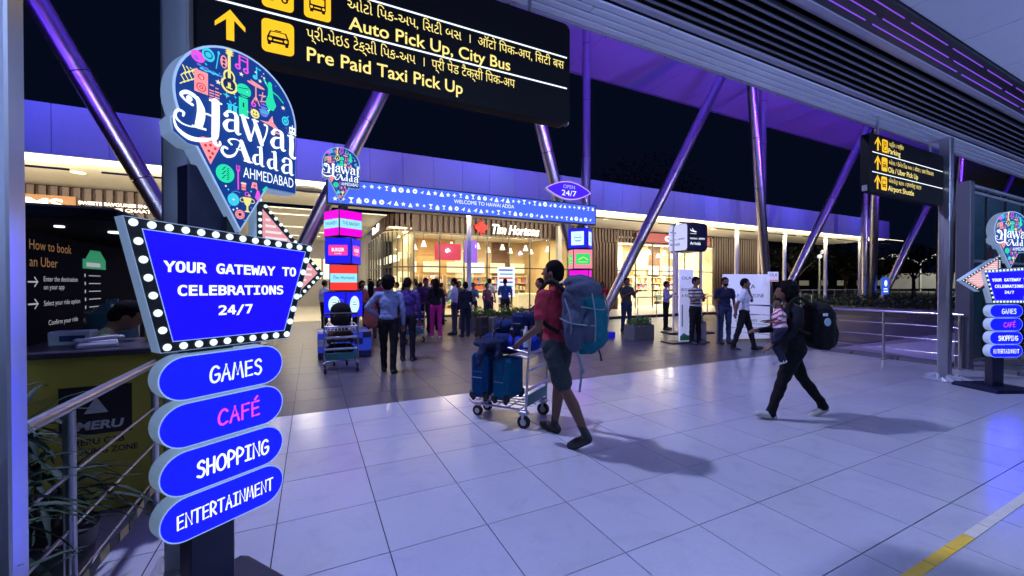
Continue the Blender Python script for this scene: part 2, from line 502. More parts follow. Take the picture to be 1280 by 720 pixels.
SKIN = mat('skin_brown', (0.16, 0.075, 0.045), 0.55, var=.1, scale=20)
SKIN_LIGHT = mat('skin_tan', (0.27, 0.14, 0.09), 0.55, var=.1, scale=20)
HAIR = mat('black_hair', (0.006, 0.005, 0.005), 0.8, var=.5, scale=60, bump=.4, bscale=120, spec=.08)
SHOE_BLACK = mat('black_shoe', (0.015, 0.015, 0.016), 0.45)
SHOE_WHITE = mat('pale_sneaker', (0.40, 0.41, 0.38), 0.6)
def cloth(name, c, var=.22, bump=.9): return mat(name, c, 0.9, var=var, scale=16, bump=bump, bscale=26, spec=.15)

ARMS = {   # elbow, hand relative to the shoulder for the right side (x outward)
 'down': ((.06, -.02, -.28), (.05, .06, -.53)),
 'back': ((.08, -.12, -.25), (.02, -.16, -.47)),
 'swingf': ((.06, .10, -.26), (.02, .30, -.40)),
 'swingb': ((.07, -.12, -.25), (.05, -.16, -.50)),
 'hip': ((.17, -.06, -.22), (.0, .10, -.38)),
 'folded': ((.06, .06, -.27), (-.17, .22, -.20)),
 'phone': ((.05, .06, -.27), (-.09, .27, -.13)),
 'ear': ((.10, .14, -.20), (-.03, .07, .12)),
 'push': ((.07, -.01, -.29), (.03, .22, -.43)),
 'hold': ((.06, .04, -.27), (-.02, .27, -.28)),
}
def person(label, x, y, face_deg, h=1.72, top=(.2, .2, .3), bottom=(.02, .02, .025), legs=((0, 0), (0, 0)), arms=('down', 'down'),
           hair='short', lean=0.0, shorts=False, sleeves='short', female=False, dress=0.0, stout=1.0, skin=None, shoe=None,
           voxel=.017, group=None, head_turn=0.0, head_tilt=0.0, top_mat=None, bottom_mat=None, seated=False, paint=None, name='person',
           beard=False, faces=False, z0=0.0):
    """face_deg: heading in the ground plane, 0 = +Y, 90 = +X.  legs: per side (thigh swing, knee bend) in degrees, forward positive"""
    k = h / 1.75
    t = thing(name, label, 'person', (x, y, z0), -R(face_deg), group)
    skin = skin or SKIN; shoe = shoe or SHOE_BLACK
    tm = top_mat or cloth('cloth_%.2f_%.2f_%.2f' % top, top); bmat = bottom_mat or cloth('cloth_%.2f_%.2f_%.2f' % bottom, bottom)
    F = Fused(); P = lambda a, b, c: Vector((a * k, b * k, c * k))
    w = stout * (0.92 if female else 1.0)
    hipz = .93; L1 = .43; L2 = .42
    drop = 1e9; data = []
    for sd, (th, kn) in zip((-1, 1), legs):
        a = R(th); b = R(th - kn)
        hp = Vector((sd * .095, 0, 0)); kp = hp + Vector((sd * .01, math.sin(a) * L1, -math.cos(a) * L1))
        ap = kp + Vector((0, math.sin(b) * L2, -math.cos(b) * L2))
        data.append((sd, hp, kp, ap, b)); drop = min(drop, ap.z)
    base = -drop + .085 if not seated else hipz - .43
    for sd, hp, kp, ap, b in data:
        hp = hp + Vector((0, 0, base)); kp = kp + Vector((0, 0, base)); ap = ap + Vector((0, 0, base))
        H = [P(*hp), P(*kp), P(*ap)]
        lift = b if b < 0 else b * .7
        if shorts:
            mid = hp.lerp(kp, .45); kn_ = hp.lerp(kp, .86)
            F.cap(H[0], H[1], .075 * k, .052 * k, 0)
            F.chain([P(*hp), P(*mid), P(*kn_)], [.105 * k, .10 * k, .088 * k], 2)
            calf = kp.lerp(ap, .35) + Vector((0, -.012, 0))
            F.chain([P(*kp), P(*calf), H[2]], [.052 * k, .057 * k, .034 * k], 0)
            F.cap(P(*kp.lerp(ap, .80)), H[2], .041 * k, .038 * k, 3)
        else:
            F.chain(H, [.098 * k * w, .068 * k, .052 * k], 2)
            F.cap(H[1], P(*(kp.lerp(ap, .4) + Vector((0, -.01, 0)))), .066 * k, .062 * k, 2)
            F.cap(P(*kp.lerp(ap, .85)), H[2] + Vector((0, 0, -.02 * k)), .056 * k, .058 * k, 2)
        heel = ap + Vector((0, -.035 * math.cos(lift), -.045)); 
        toe = heel + Vector((sd * .02, .20 * math.cos(lift), .20 * math.sin(lift) * .9 - .005)); ball = heel.lerp(toe, .62)
        F.cap(H[2], P(*heel), .044 * k, .042 * k, 3)
        F.chain([P(*heel), P(*ball), P(*toe)], [.044 * k, .050 * k, .038 * k], 3)
    # torso
    ln = R(lean); C = lambda zz, yy=0.0, xx=0.0: P(xx, math.sin(ln) * (zz) + yy, base + math.cos(ln) * zz)
    F.ell(C(.02), (.155 * w * k, .115 * w * k, .12 * k), 2)
    F.ell(C(.16), ((.150 if not female else .132) * w * k, .108 * w * k, .16 * k), 1)
    F.ell(C(.33, .005), (.168 * w * k, .115 * w * k, .17 * k), 1)
    F.ell(C(.07), (.158 * w * k, .12 * w * k, .10 * k), 1)
    if female: F.ell(C(.36, .06), (.13 * k, .075 * k, .075 * k), 1)
    sw = .17 * (0.9 if female else 1.0) * w
    F.cap(C(.475, 0, -sw), C(.475, 0, sw), .062 * k, .062 * k, 1)
    F.cap(C(.47, 0, -.07), C(.53, -.005, -.03), .07 * k, .05 * k, 1); F.cap(C(.47, 0, .07), C(.53, -.005, .03), .07 * k, .05 * k, 1)
    if dress:
        F.chain([C(0), P(0, .0, base - dress)], [.15 * k, .20 * k], 1)
        F.cap(P(-.08, 0, base - .1), P(-.12, 0, base - dress), .12 * k, .11 * k, 1); F.cap(P(.08, 0, base - .1), P(.12, 0, base - dress), .12 * k, .11 * k, 1)
    # neck + head
    nb = C(.50); hd = C(.70, .02)
    F.cap(nb, C(.62, .005), .056 * k, .05 * k, 0)
    RM = Matrix.Rotation(-R(head_turn), 4, 'Z') @ Matrix.Rotation(-R(head_tilt), 4, 'X')
    rr = lambda v: hd + RM @ (Vector(v) * k)
    F.ell(hd, (.077 * k, .096 * k, .115 * k), 0, RM)
    F.ell(rr((0, .03, -.055)), (.056 * k, .062 * k, .062 * k), 0, RM)
    F.cap(rr((0, .095, .012)), rr((0, .112, -.018)), .010 * k, .014 * k, 0)
    for sd in (-1, 1): F.ell(rr((sd * .078, -.005, -.01)), (.012 * k, .022 * k, .032 * k), 0, RM)
    F.cap(rr((-.03, .085, .03)), rr((.03, .085, .03)), .012 * k, .012 * k, 0)
    F.cap(rr((-.018, .092, -.05)), rr((.018, .092, -.05)), .008 * k, .008 * k, 0)
    # arms
    hands = []
    for sd, an in zip((-1, 1), arms):
        e, hn = ARMS[an] if isinstance(an, str) else an
        sh = C(.47, 0, sd * (sw + .025)); ep = sh + P(sd * e[0], e[1], e[2]); hp = sh + P(sd * hn[0], hn[1], hn[2])
        cls = 1 if sleeves == 'long' else 0
        F.cap(sh, ep, .046 * k, .037 * k, 0 if sleeves == 'short' else 1); F.chain([ep, ep.lerp(hp, .3), hp], [.038 * k, .038 * k, .026 * k], cls)
        if sleeves == 'long': F.chain([sh, ep, ep.lerp(hp, .92)], [.056 * k, .047 * k, .036 * k], 1)
        else: F.cap(sh, sh.lerp(ep, .62), .062 * k, .060 * k, 1)
        d = (hp - ep).normalized(); side = Vector((0, 0, 1)).cross(d)
        if side.length < .2: side = Vector((0, 1, 0))
        side.normalize(); up = d.cross(side)
        palm = hp + d * .055 * k
        F.cap(hp, palm, .024 * k, .030 * k, 0); F.cap(palm - side * .015 * k, palm + side * .015 * k, .022 * k, .022 * k, 0)
        for q, ln_ in zip((-.030, -.010, .010, .030), (.058, .072, .076, .064)):
            b0 = palm + side * q * k + d * .02 * k; b1 = b0 + (d * .55 * ln_ - up * .010) * k; b2 = b1 + (d * .4 * ln_ - up * .026) * k
            F.chain([b0, b1, b2], [.0105 * k, .0095 * k, .008 * k], 0)
        F.chain([hp + side * .02 * k, palm + (side * .045 - up * .01) * k, palm + (side * .05 + d * .035 - up * .02) * k], [.013 * k, .012 * k, .009 * k], 0)
        hands.append(palm)
    body = F.build('body', [skin, tm, bmat, shoe], t, voxel, {1: .0065, 2: .0055}, seed=hash(label) % 17 if False else len(label), paint=paint)
    # hair
    Hh = MB()
    Hr = Fused()
    Hr.ell(rr((0, -.014, .028)), (.088 * k, .103 * k, .106 * k), 0, RM)
    if hair == 'short': Hr.ell(rr((0, -.045, -.005)), (.080 * k, .072 * k, .085 * k), 0, RM)
    if hair == 'full':
        Hr.ell(rr((0, -.03, .035)), (.118 * k, .118 * k, .12 * k), 0, RM); Hr.ell(rr((0, -.05, -.03)), (.112 * k, .09 * k, .11 * k), 0, RM)
        Hr.ell(rr((0, .05, .085)), (.07 * k, .06 * k, .045 * k), 0, RM)
        rq = random.Random(7)
        for q in range(26):
            a = rq.uniform(0, 2 * PI); e = rq.uniform(-.3, 1.4); Hr.ell(rr((.105 * math.cos(a) * math.cos(e), -.03 + .105 * math.sin(a) * math.cos(e), .03 + .11 * math.sin(e))), (.024 * k,) * 3, 0)
    if hair == 'long':
        Hr.ell(rr((0, -.05, -.02)), (.098 * k, .075 * k, .13 * k), 0, RM)
        Hr.chain([rr((0, -.06, -.05)), rr((0, -.09, -.20)), rr((0, -.10, -.36))], [.088 * k, .085 * k, .05 * k], 0)
    if hair == 'bun': Hr.ell(rr((0, -.11, .02)), (.05 * k, .05 * k, .05 * k), 0, RM); Hr.ell(rr((0, -.05, -.01)), (.086 * k, .068 * k, .085 * k), 0, RM)
    # keep the face free: cut hair that lies in front of the face plane
    ho = Hr.build('hair', [HAIR], t, max(.010, voxel * .8), {0: .004}, seed=3, smooth=2)
    me = ho.data; bm = bmesh.new(); bm.from_mesh(me); inv = RM.inverted()
    kill = []
    for v in bm.verts:
        q = inv @ (v.co - hd) / k
        if q.y > .045 and q.z < .055 and hair != 'x': kill.append(v)
        elif q.y > .0 and q.z < -.01 and abs(q.x) < .09 and hair not in ('long',): kill.append(v)
    bmesh.ops.delete(bm, geom=kill, context='VERTS'); bm.to_mesh(me); bm.free()
    if beard:
        bd = Fused(); bd.ell(rr((0, .045, -.072)), (.058 * k, .055 * k, .05 * k), 0, RM); b_ = bd.build('beard', [HAIR], t, .012, smooth=2)
    if faces:
        eb = MB(); 
        for sd in (-1, 1):
            MB().ell(rr((sd * .031, .083, .008)), (.012 * k, .008 * k, .008 * k), 8).build('eye', BLACK, t)
    t['hands'] = [list(q) for q in hands]
    return t
# ---------------------------------------------------------------- GROUND
GROUT = mat('dark_grout', (0.012, 0.012, 0.016), 0.9, var=0)
LIGHT_TILE = tiles_mat('pale_porcelain_tile', (0.48, 0.49, 0.52), 0.20, 0.13, .0, 0)
DARK_TILE = tiles_mat('dark_paving_slab', (0.085, 0.08, 0.095), 0.38, 0.25, .0, 0)
g = MB(); g.box((60, 45, -.06), (300, 190, .1)); struct('ground', g, mat('dark_asphalt', (0.05, 0.05, 0.055), .7, var=.3, bump=.2))
TX0, TY0 = .3957, 2.3706
BY = TY0 + .6 * 5      # 5.37: where the pale floor meets the dark paving
floor = MB(); floor.box((4.2, .82, -.008), (14.0, 9.9, .010)); floor = struct('pale_floor', floor, GROUT)
bx = MB(); bx.box((0, 0, 0), (.5938, .5938, .012)); tile_me = bx.mesh('tile', LIGHT_TILE)
for i in range(-4, 17):
    for j in range(-4, 5):
        x = TX0 + .6 * (i + .5); y = TY0 + .6 * (j + .5)
        if x > 10.45 or (x < -.9 and y < 1.0): continue
        o = link('tile', tile_me, floor, (x, y, -.002 + random.uniform(-.0004, .0004))); o.rotation_euler = (random.uniform(-.0006, .0006), random.uniform(-.0006, .0006), 0)
dk = MB(); dk.box((9.0, 11.85, -.008), (30.0, 12.95, .010)); dk = struct('dark_paving', dk, GROUT)
bx = MB(); bx.box((0, 0, 0), (.5945, .5945, .012)); slab_me = bx.mesh('paving_slab', DARK_TILE)
for i in range(-4, 19):
    for j in range(0, 11):
        link('paving_slab', slab_me, dk, (TX0 + .6 * (i + .5), BY + .004 + .6 * (j + .5), -.0025 + random.uniform(-.0005, .0005)))
far = MB().use(DARK_TILE)
for (x0, x1, y0, y1) in ((-6, -2.01, 5.38, 18.3), (11.8, 24, 5.38, 18.3), (-2, 11.79, 11.98, 18.3)):
    far.box(((x0 + x1) / 2, (y0 + y1) / 2, .0), (x1 - x0, y1 - y0, .007))
o = far.build('distant_paving', None, dk); 
# outer pavement beyond the railing: pale triangle and dark bands
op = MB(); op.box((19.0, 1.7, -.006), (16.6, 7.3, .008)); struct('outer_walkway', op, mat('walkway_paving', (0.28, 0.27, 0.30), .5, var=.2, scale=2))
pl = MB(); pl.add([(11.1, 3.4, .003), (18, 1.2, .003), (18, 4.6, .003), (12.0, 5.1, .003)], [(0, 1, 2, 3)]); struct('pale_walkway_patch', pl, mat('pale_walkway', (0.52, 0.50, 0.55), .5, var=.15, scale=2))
kb = MB()
for k in range(9): kb.box((10.72, -1.2 + .78 * k, .03), (.28, .76, .075), bev=.01)
struct('kerb', kb, mat('kerb_stone', (0.13, 0.125, 0.14), .6, var=.2))
# yellow guide line; its pale end has blue glow painted into the colour
YEL = mat('yellow_line_tape', (0.72, 0.47, 0.03), .5, var=.18, scale=14, bump=.1)
YPALE = mat('glow_paled_tape', (0.62, 0.58, 0.46), .5, var=.2, scale=14)
yl = MB().use(YEL)
for a, b in ((1.2, 2.55), (2.556, 3.02), (3.025, 3.30), (3.305, 3.56)): yl.box(((a + b) / 2, .965, .006), (b - a, .052, .003))
yl.use(YPALE)
for a, b in ((3.565, 3.80), (3.806, 5.4)): yl.box(((a + b) / 2, .965, .006), (b - a, .052, .003))
o = yl.build('yellow_floor_line'); o['kind'] = 'structure'

# ---------------------------------------------------------------- NEAR CANOPY: ceiling, LED band, louvres, metal planks
CEIL = tiles_mat('grey_ceiling_panel', (0.48, 0.48, 0.50), .38, .06, .05, .02)
cl = thing('canopy', 'low grey canopy ceiling over the pale floor with louvres, light strips and metal planks', 'canopy', (0, 0, 0))
X0, X1 = -9.0, 26.0
bk = MB(); bk.box(((X0 + X1) / 2, -1.0, 4.12), (X1 - X0, 8.4, .1)); bk.build('deck', DARK, cl)
b_ = MB(); b_.box((0, 0, 0), (1.075, 2.38, .03), bev=.004); cpm = b_.mesh('ceiling_panel', CEIL)
b2 = MB(); b2.box((0, 0, 0), (1.075, 1.6, .03), bev=.004)
for i in range(32):
    x = 4.63 - 1.084 * 12.5 + 1.084 * i
    for y in (.44, -1.95): link('ceiling_panel', cpm, cl, (x, y, 3.925))
dkp = MB(); dkp.box(((X0 + X1) / 2, 1.665, 3.93), (X1 - X0, .05, .09)); dkp.build('edge_trim', DARK, cl)
BAND = mat('grey_band', (0.34, 0.32, 0.38), .4, .3, var=0)
bd = MB(); bd.box(((X0 + X1) / 2, 1.83, 3.965), (X1 - X0, .28, .05)); bd.build('light_band', mat('dark_band', (.05, .048, .06), .4, .3, var=0), cl)
LED = glow('purple_led', (0.22, 0.07, .68), 1.0)
for y, sh in ((1.735, 0.0), (1.825, -.30), (1.905, -.55)):
    x = X0 + sh
    k = 0
    while x < X1 - 1.6:
        ln = 1.02 if y > 1.8 or k % 1 == 0 else 1.0
        ln = {1.735: .80, 1.825: 1.42, 1.905: 1.9}[y]
        led = MB(); led.box((x + ln / 2, y, 3.937), (ln, .007, .008)); led.build('light_strip', LED, cl)
        x += ln + .13; k += 1
gb = MB(); gb.box(((X0 + X1) / 2, 2.015, 3.95), (X1 - X0, .075, .03), bev=.008); gb.build('upper_flange', BAND, cl)
gb = MB(); gb.box(((X0 + X1) / 2, 2.075, 3.97), (X1 - X0, .03, .02)); gb.build('flange_lip', BAND, cl)
LOUV = mat('dark_louvre', (0.022, 0.024, 0.028), .45, .3, var=0)
void = MB(); void.box(((X0 + X1) / 2, 2.36, 4.06), (X1 - X0, .62, .02)); void.build('louvre_void', BLACK, cl)
LEDGE = mat('louvre_edge', (0.16, 0.16, 0.19), .4, .2, var=0)
for i in range(6):
    s = MB(); s.use(LOUV).box(((X0 + X1) / 2, 2.150 + .086 * i, 3.985), (X1 - X0, .012, .10))
    s.use(LEDGE).box(((X0 + X1) / 2, 2.150 + .086 * i, 3.930), (X1 - X0, .018, .009))
    s.build('louvre', None, cl)
gb = MB(); gb.box(((X0 + X1) / 2, 2.672, 3.925), (X1 - X0, .075, .03), bev=.01); gb.build('lower_flange', BAND, cl)
PLANK = mat('pale_metal_plank', (0.66, 0.68, 0.75), .32, .25, var=.10, scale=1.2, rvar=.06)
for i in range(4):
    y = 2.725 + .08 * i + .04
    x = X0 - (i * .83) % 2.4
    while x < X1:
        w = 3.0
        a, b = max(x, X0), min(x + w - .008, X1)
        if b > a:
            p = MB(); p.box(((a + b) / 2, y, 3.905 - .003 * i), (b - a, .067, .02), bev=.003); p.build('metal_plank', PLANK, cl)
        x += w
pipe = MB(); pipe.cyl((X0, 3.065, 3.90), (X1, 3.065, 3.90), .022, n=10); pipe.build('edge_pipe', mat('grey_pipe', (.3, .29, .33), .4, .6), cl)
for k in range(22):
    c = MB(); x = -3 + .9 * k + (.13 if k % 3 == 0 else 0); c.box((x, 3.075, 3.915), (.018, .055, .05), bev=.004); c.build('bracket', DARK, cl)
fr = MB(); fr.box(((X0 + X1) / 2, 3.13, 4.15), (X1 - X0, .03, .42)); fr.build('front_fascia', DARK, cl)
# lamp housings for the lights above
HOUS = glow('downlight_lens', (0.75, 0.85, 1.0), 2.0)
for x in (1.4, 4.0, 6.6, 9.2):
    for y in (-1.2, 0.55):
        f = MB(); f.box((x, y, 3.897), (.56, .31, .02), bev=.004); fo = f.build('downlight_frame', DARK, cl)
        l = MB(); l.box((x, y, 3.886), (.48, .23, .004)); l.build('lens', HOUS, fo)

# square steel posts of the canopy
def post(label, x, y, s=.115, top=3.93, m=GREYPAINT, wrap=False, rz=0):
    t = thing('steel_post', label, 'post', (x, y, 0), rz)
    b = MB(); b.box((0, 0, top / 2), (s, s, top), bev=.012); b.build('shaft', m, t)
    c = MB(); c.box((0, 0, .012), (s + .12, s + .12, .014), bev=.003); c.build('base_plate', STEEL, t)
    c = MB()
    for dx in (-1, 1):
        for dy in (-1, 1): c.cyl((dx * (s / 2 + .03), dy * (s / 2 + .03), .018), (dx * (s / 2 + .03), dy * (s / 2 + .03), .03), .009, n=6)
    c.build('anchor_bolts', STEEL, t); return t
post('square grey steel post standing behind the near pin shaped sign', -.64, 2.76, .12)
p = post('square grey steel post with crumpled plastic round its foot', 9.23, 2.79, .14, 3.9, STEEL)
WRAP = mat('clear_plastic_wrap', (0.42, 0.44, 0.48), .15, 0, var=.1, trans=0.0)
w = MB(); rn = random.Random(4)
vs = []; nseg = 26
for r_i, (rr_, zz) in enumerate(((.08, .04), (.13, .06), (.20, .03), (.27, .012))):
    for k in range(nseg):
        a = 2 * PI * k / nseg; q = rr_ * (1 + rn.uniform(-.18, .22)); vs.append((q * math.cos(a) * 1.25, q * math.sin(a), max(.008, zz + rn.uniform(-.025, .035) * (r_i < 3))))
fs = [(r_ * nseg + k, r_ * nseg + (k + 1) % nseg, (r_ + 1) * nseg + (k + 1) % nseg, (r_ + 1) * nseg + k) for r_ in range(3) for k in range(nseg)]
w.add(vs, fs); w.build('plastic_wrap', WRAP, p)
post('dark grey square post at the corner of the glass screen', 10.58, 2.95, .19, 3.38, mat('dark_post_paint', (.10, .10, .12), .45, .3))
# foreground post and dark panel at the left edge of the view
t = thing('steel_post', 'bright stainless post closest to the camera at the left edge', 'post', (-.80, 1.74, 0), R(-4))
b = MB(); b.box((0, 0, 1.95), (.030, .075, 3.9), bev=.006); b.build('shaft', mat('polished_steel', (.75, .76, .8), .38, .85, var=.0), t)
b = MB(); b.box((-.030, .0, 1.95), (.02, .05, 3.9), bev=.004); b.build('side_channel', mat('dull_channel', (.35, .36, .4), .35, .8), t)
t = thing('door_panel', 'dark glazed door panel beside the stainless post at the left edge', 'door', (-1.22, 1.80, 0), R(-10))
b = MB(); b.box((0, 0, 1.95), (.68, .012, 3.85)); b.build('glass_leaf', mat('dark_teal_glass', (.008, .03, .04), .1, spec=.6), t)
b = MB(); b.box((.355, 0, 1.95), (.025, .05, 3.9), bev=.003); b.build('frame_stile', mat('brown_stile', (.10, .055, .035), .5), t)

# glass screen at the right
GL = mat('dark_screen_glass', (0.03, 0.075, 0.085), .25, spec=.5, var=.2, scale=1)
t = thing('glass_screen', 'tall dark glass screen in a steel frame behind the right hand sign', 'screen', (10.68, 3.0, 0))
for i in range(5):
    for z0, z1 in ((.12, 1.95), (1.99, 3.22)):
        b = MB(); b.box((.52 + 1.04 * i, 0, (z0 + z1) / 2), (.99, .012, z1 - z0)); b.build('pane', GL, t)
for i in range(6):
    b = MB(); b.box((1.04 * i, 0, 1.68), (.05, .07, 3.3), bev=.004); b.build('mullion', DARK, t)
for z in (.09, 1.97, 3.25, 3.37):
    b = MB(); b.box((2.6, .0, z), (5.3, .075, .05), bev=.004); b.build('rail', GREYPAINT, t)

# ---------------------------------------------------------------- HIGH ROOF lit purple, and the slanted steel columns
ROOF = mat('roof_soffit', (0.50, 0.50, 0.53), .55, var=.12, scale=.35, bump=.02)
t = thing('high_roof', 'high sloping terminal roof with a pale soffit washed in purple light', 'roof', (0, 0, 0))
wd = 2.55
for i in range(33):
    x = -20 + wd * i
    b = MB(); b.box((x + wd / 2, 9.2, 11.6), (wd - .02, 13.4, .12), bev=.01); b.build('soffit_panel', ROOF, t)
b = MB(); b.box((22, 15.98, 11.75), (84, .16, .45), bev=.02); b.build('roof_edge', GREYPAINT, t)
b = MB(); b.box((22, 9.2, 11.9), (84, 13.3, .3)); b.build('roof_deck', DARK, t)

def column(n, base, top, r, label):
    t = thing('slanted_column', label, 'column', base)
    v = Vector(top) - Vector(base); L = v.length; q = v.normalized(); k = 0; seg = 2.1
    while k * seg < L - .05:
        a = k * seg + .012; b = min(L, (k + 1) * seg - .012)
        tp = lambda s: r * (.80 + .20 * math.sin(PI * min(1, max(0, s / L)) ** .8))
        m = MB(); m.cyl(q * a, q * b, tp(a), tp(b), 28); ob = m.build('tube_section', TUBE, t)
        k += 1
    m = MB(); m.cyl(q * .01, q * (L - .01), r * .80, n=20); m.build('core', BLACK, t)
    m = MB(); m.cyl((0, 0, 0), (0, 0, .05), r * 1.7, n=20); m.build('footing', STEEL, t)
    return t
NM = ['first', 'second', 'third', 'fourth', 'fifth']
LOCN = ['behind the near blue sign', 'behind the right hand cube tower', 'behind the white boards', 'beside the far lit canopy', 'beyond the glass screen']
for i, bxp in enumerate((-1.45, 9.25, 19.85, 29.7, 40.2)):
    column(i, (bxp - .12, 12.0, 0), (bxp - .45 * 11.5, 12 - .19 * 11.5, 11.5), .19, 'steel column leaning left of its trio, %s' % LOCN[i])
    column(i, (bxp + .12, 11.9, 0), (bxp + .47 * 11.5, 12 - .21 * 11.5, 11.5), .19, 'steel column leaning right of its trio, %s' % LOCN[i])
    if i: column(i, (bxp - .02, 12.45, 0), (bxp - .02 + .03, 12.45, 11.5), .175, 'upright steel column of its trio, %s' % LOCN[i])

# ---------------------------------------------------------------- TERMINAL FACADE: fascia, lit soffit, shops
FAS = tiles_mat('fascia_panel_paint', (0.42, 0.42, 0.46), .5, .07, .05, .02)
fa = thing('shopping_arcade', 'long low arcade of lit shops under a panelled fascia washed in purple light', 'building', (0, 0, 0))
b = MB(); b.box((0, 0, 0), (1.055, .05, 1.25), bev=.005); fpm = b.mesh('fascia_panel', FAS)
k = 0; x = 36.8
while x > -13.5:
    link('fascia_panel', fpm, fa, (x - .53, 14.0, 5.355)); x -= 1.063
b = MB(); b.box((11.6, 16.2, 5.92), (50.6, 4.3, .12)); b.build('roof_slab', DARK, fa)
b = MB(); b.box((36.83, 16.2, 5.35), (.05, 4.4, 1.25)); b.build('end_panel', FAS, fa)
SOF = mat('cream_soffit', (0.62, 0.58, 0.50), .5, var=.06, scale=1)
b = MB(); b.box((11.6, 16.3, 4.77), (50.5, 4.4, .04)); b.build('soffit', SOF, fa)
CREAM = glow('cove_light', (1.0, .86, .62), 2.2)
COOLL = glow('cool_light', (.85, .92, 1.0), 2.0)
x = -13
while x < 36.5:
    b = MB(); b.box((x + 1.4, 14.06, 4.735), (2.8, .05, .02)); b.build('cove_strip', CREAM, fa); x += 2.9
for i in range(13):
    x = -11 + 3.9 * i
    lamp('AREA', 'cove_lamp', (x, 14.12, 4.45), (x, 16.6, 4.72), 470 if x < 14 else 340, (1, .86, .55), 3.2, .06)
    b = MB(); b.box((x, 14.11, 4.42), (3.3, .03, .05), bev=.004); b.build('lamp_trough', DARK, fa)
for i, (x, y) in enumerate([(-6, 16), (-3, 15.4), (0.4, 16.2), (3.2, 15.2), (6.5, 16.1), (9.2, 15.3), (13, 15.8), (17.5, 15.5), (21, 16), (25, 15.6)]):
    b = MB(); b.cyl((x, y, 4.735), (x, y, 4.75), .16, n=16); fo = b.build('soffit_downlight', CREAM, fa)
b = MB(); b.cyl((-.1, 15.3, 4.70), (-.1, 15.3, 4.75), .42, n=24); b.build('round_vent', BLACK, fa)
WOOD = mat('dark_wood_slat', (0.030, 0.010, 0.007), .5, var=.25, scale=8)
WOODB = mat('wood_backing', (0.03, 0.014, 0.01), .7)
def slats(x0, x1, z0, z1, y, pitch, wd_):
    b = MB(); b.box(((x0 + x1) / 2, y + .08, (z0 + z1) / 2), (x1 - x0, .04, z1 - z0)); b.build('slat_backing', WOODB, fa)
    b = MB(); b.box((0, 0, 0), (wd_, .07, z1 - z0), bev=.006); me = b.mesh('wood_slat', WOOD); x = x0 + pitch / 2
    while x < x1: link('wood_slat', me, fa, (x, y, (z0 + z1) / 2)); x += pitch
slats(-13, -4.2, 3.72, 4.72, 18.4, .27, .17)
slats(4.15, 13.2, 3.95, 4.72, 18.4, .27, .17)
slats(12.6, 15.9, .0, 3.93, 18.4, .22, .14); slats(13.2, 15.9, 3.95, 4.72, 18.42, .22, .14)
slats(15.9, 24.2, 4.05, 4.72, 18.5, .25, .16)
slats(24.2, 29.3, .0, 4.72, 18.45, .25, .16)
for a in range(8):   # curved corner of the coffee shop and its side wall
    an = R(90 + 12 * a) ; cx, cy, rad = 4.15, 19.6, 1.2
    b = MB(); b.box((cx + rad * math.cos(an + PI / 2 - PI / 2) * 0 - rad * math.sin(R(12 * a)), cy - rad * math.cos(R(12 * a)), 4.33), (.17, .07, .76), Matrix.Rotation(-R(12 * a), 3, 'Z'), .006); b.build('wood_slat', WOOD, fa)
for a in range(12):
    b = MB(); b.box((2.95, 19.8 + .3 * a, 4.33), (.07, .19, .76), None, .006); b.build('wood_slat', WOOD, fa)
# shop interiors
SHOPF = mat('shop_floor', (0.6, 0.56, 0.48), .25, var=.08); SHOPW = mat('shop_back_wall', (0.50, 0.37, 0.20), .6, var=.25, scale=1.3)
SHELF = mat('shelf_board', (0.75, 0.68, 0.55), .5)
FRAMEM = mat('shop_frame', (0.05, 0.045, 0.04), .4, .5)
GLASS = bpy.data.materials.new('shop_glass'); GLASS.use_nodes = True
_n = GLASS.node_tree; _n.nodes.remove(_n.nodes['Principled BSDF']); _t = _n.nodes.new('ShaderNodeBsdfTransparent'); _g = _n.nodes.new('ShaderNodeBsdfGlossy'); _g.inputs['Roughness'].default_value = .04
_t.inputs[0].default_value = (.93, .96, .95, 1); _l = _n.nodes.new('ShaderNodeLayerWeight'); _l.inputs[0].default_value = .5; _p = _n.nodes.new('ShaderNodeMath'); _p.operation = 'POWER'; _p.inputs[1].default_value = 5; _f = _n.nodes.new('ShaderNodeMath'); _f.operation = 'MULTIPLY_ADD'; _f.inputs[1].default_value = .6; _f.inputs[2].default_value = .035; _n.links.new(_l.outputs[1], _p.inputs[0]); _n.links.new(_p.outputs[0], _f.inputs[0]); _x = _n.nodes.new('ShaderNodeMixShader')
_n.links.new(_f.outputs[0], _x.inputs[0]); _n.links.new(_t.outputs[0], _x.inputs[1]); _n.links.new(_g.outputs[0], _x.inputs[2]); _n.links.new(_x.outputs[0], _n.nodes['Material Output'].inputs[0])
CASE = glow('lit_display_case', (1.0, .80, .48), 1.25)
CASEW = glow('lit_menu_board', (1.0, .93, .80), 1.5)
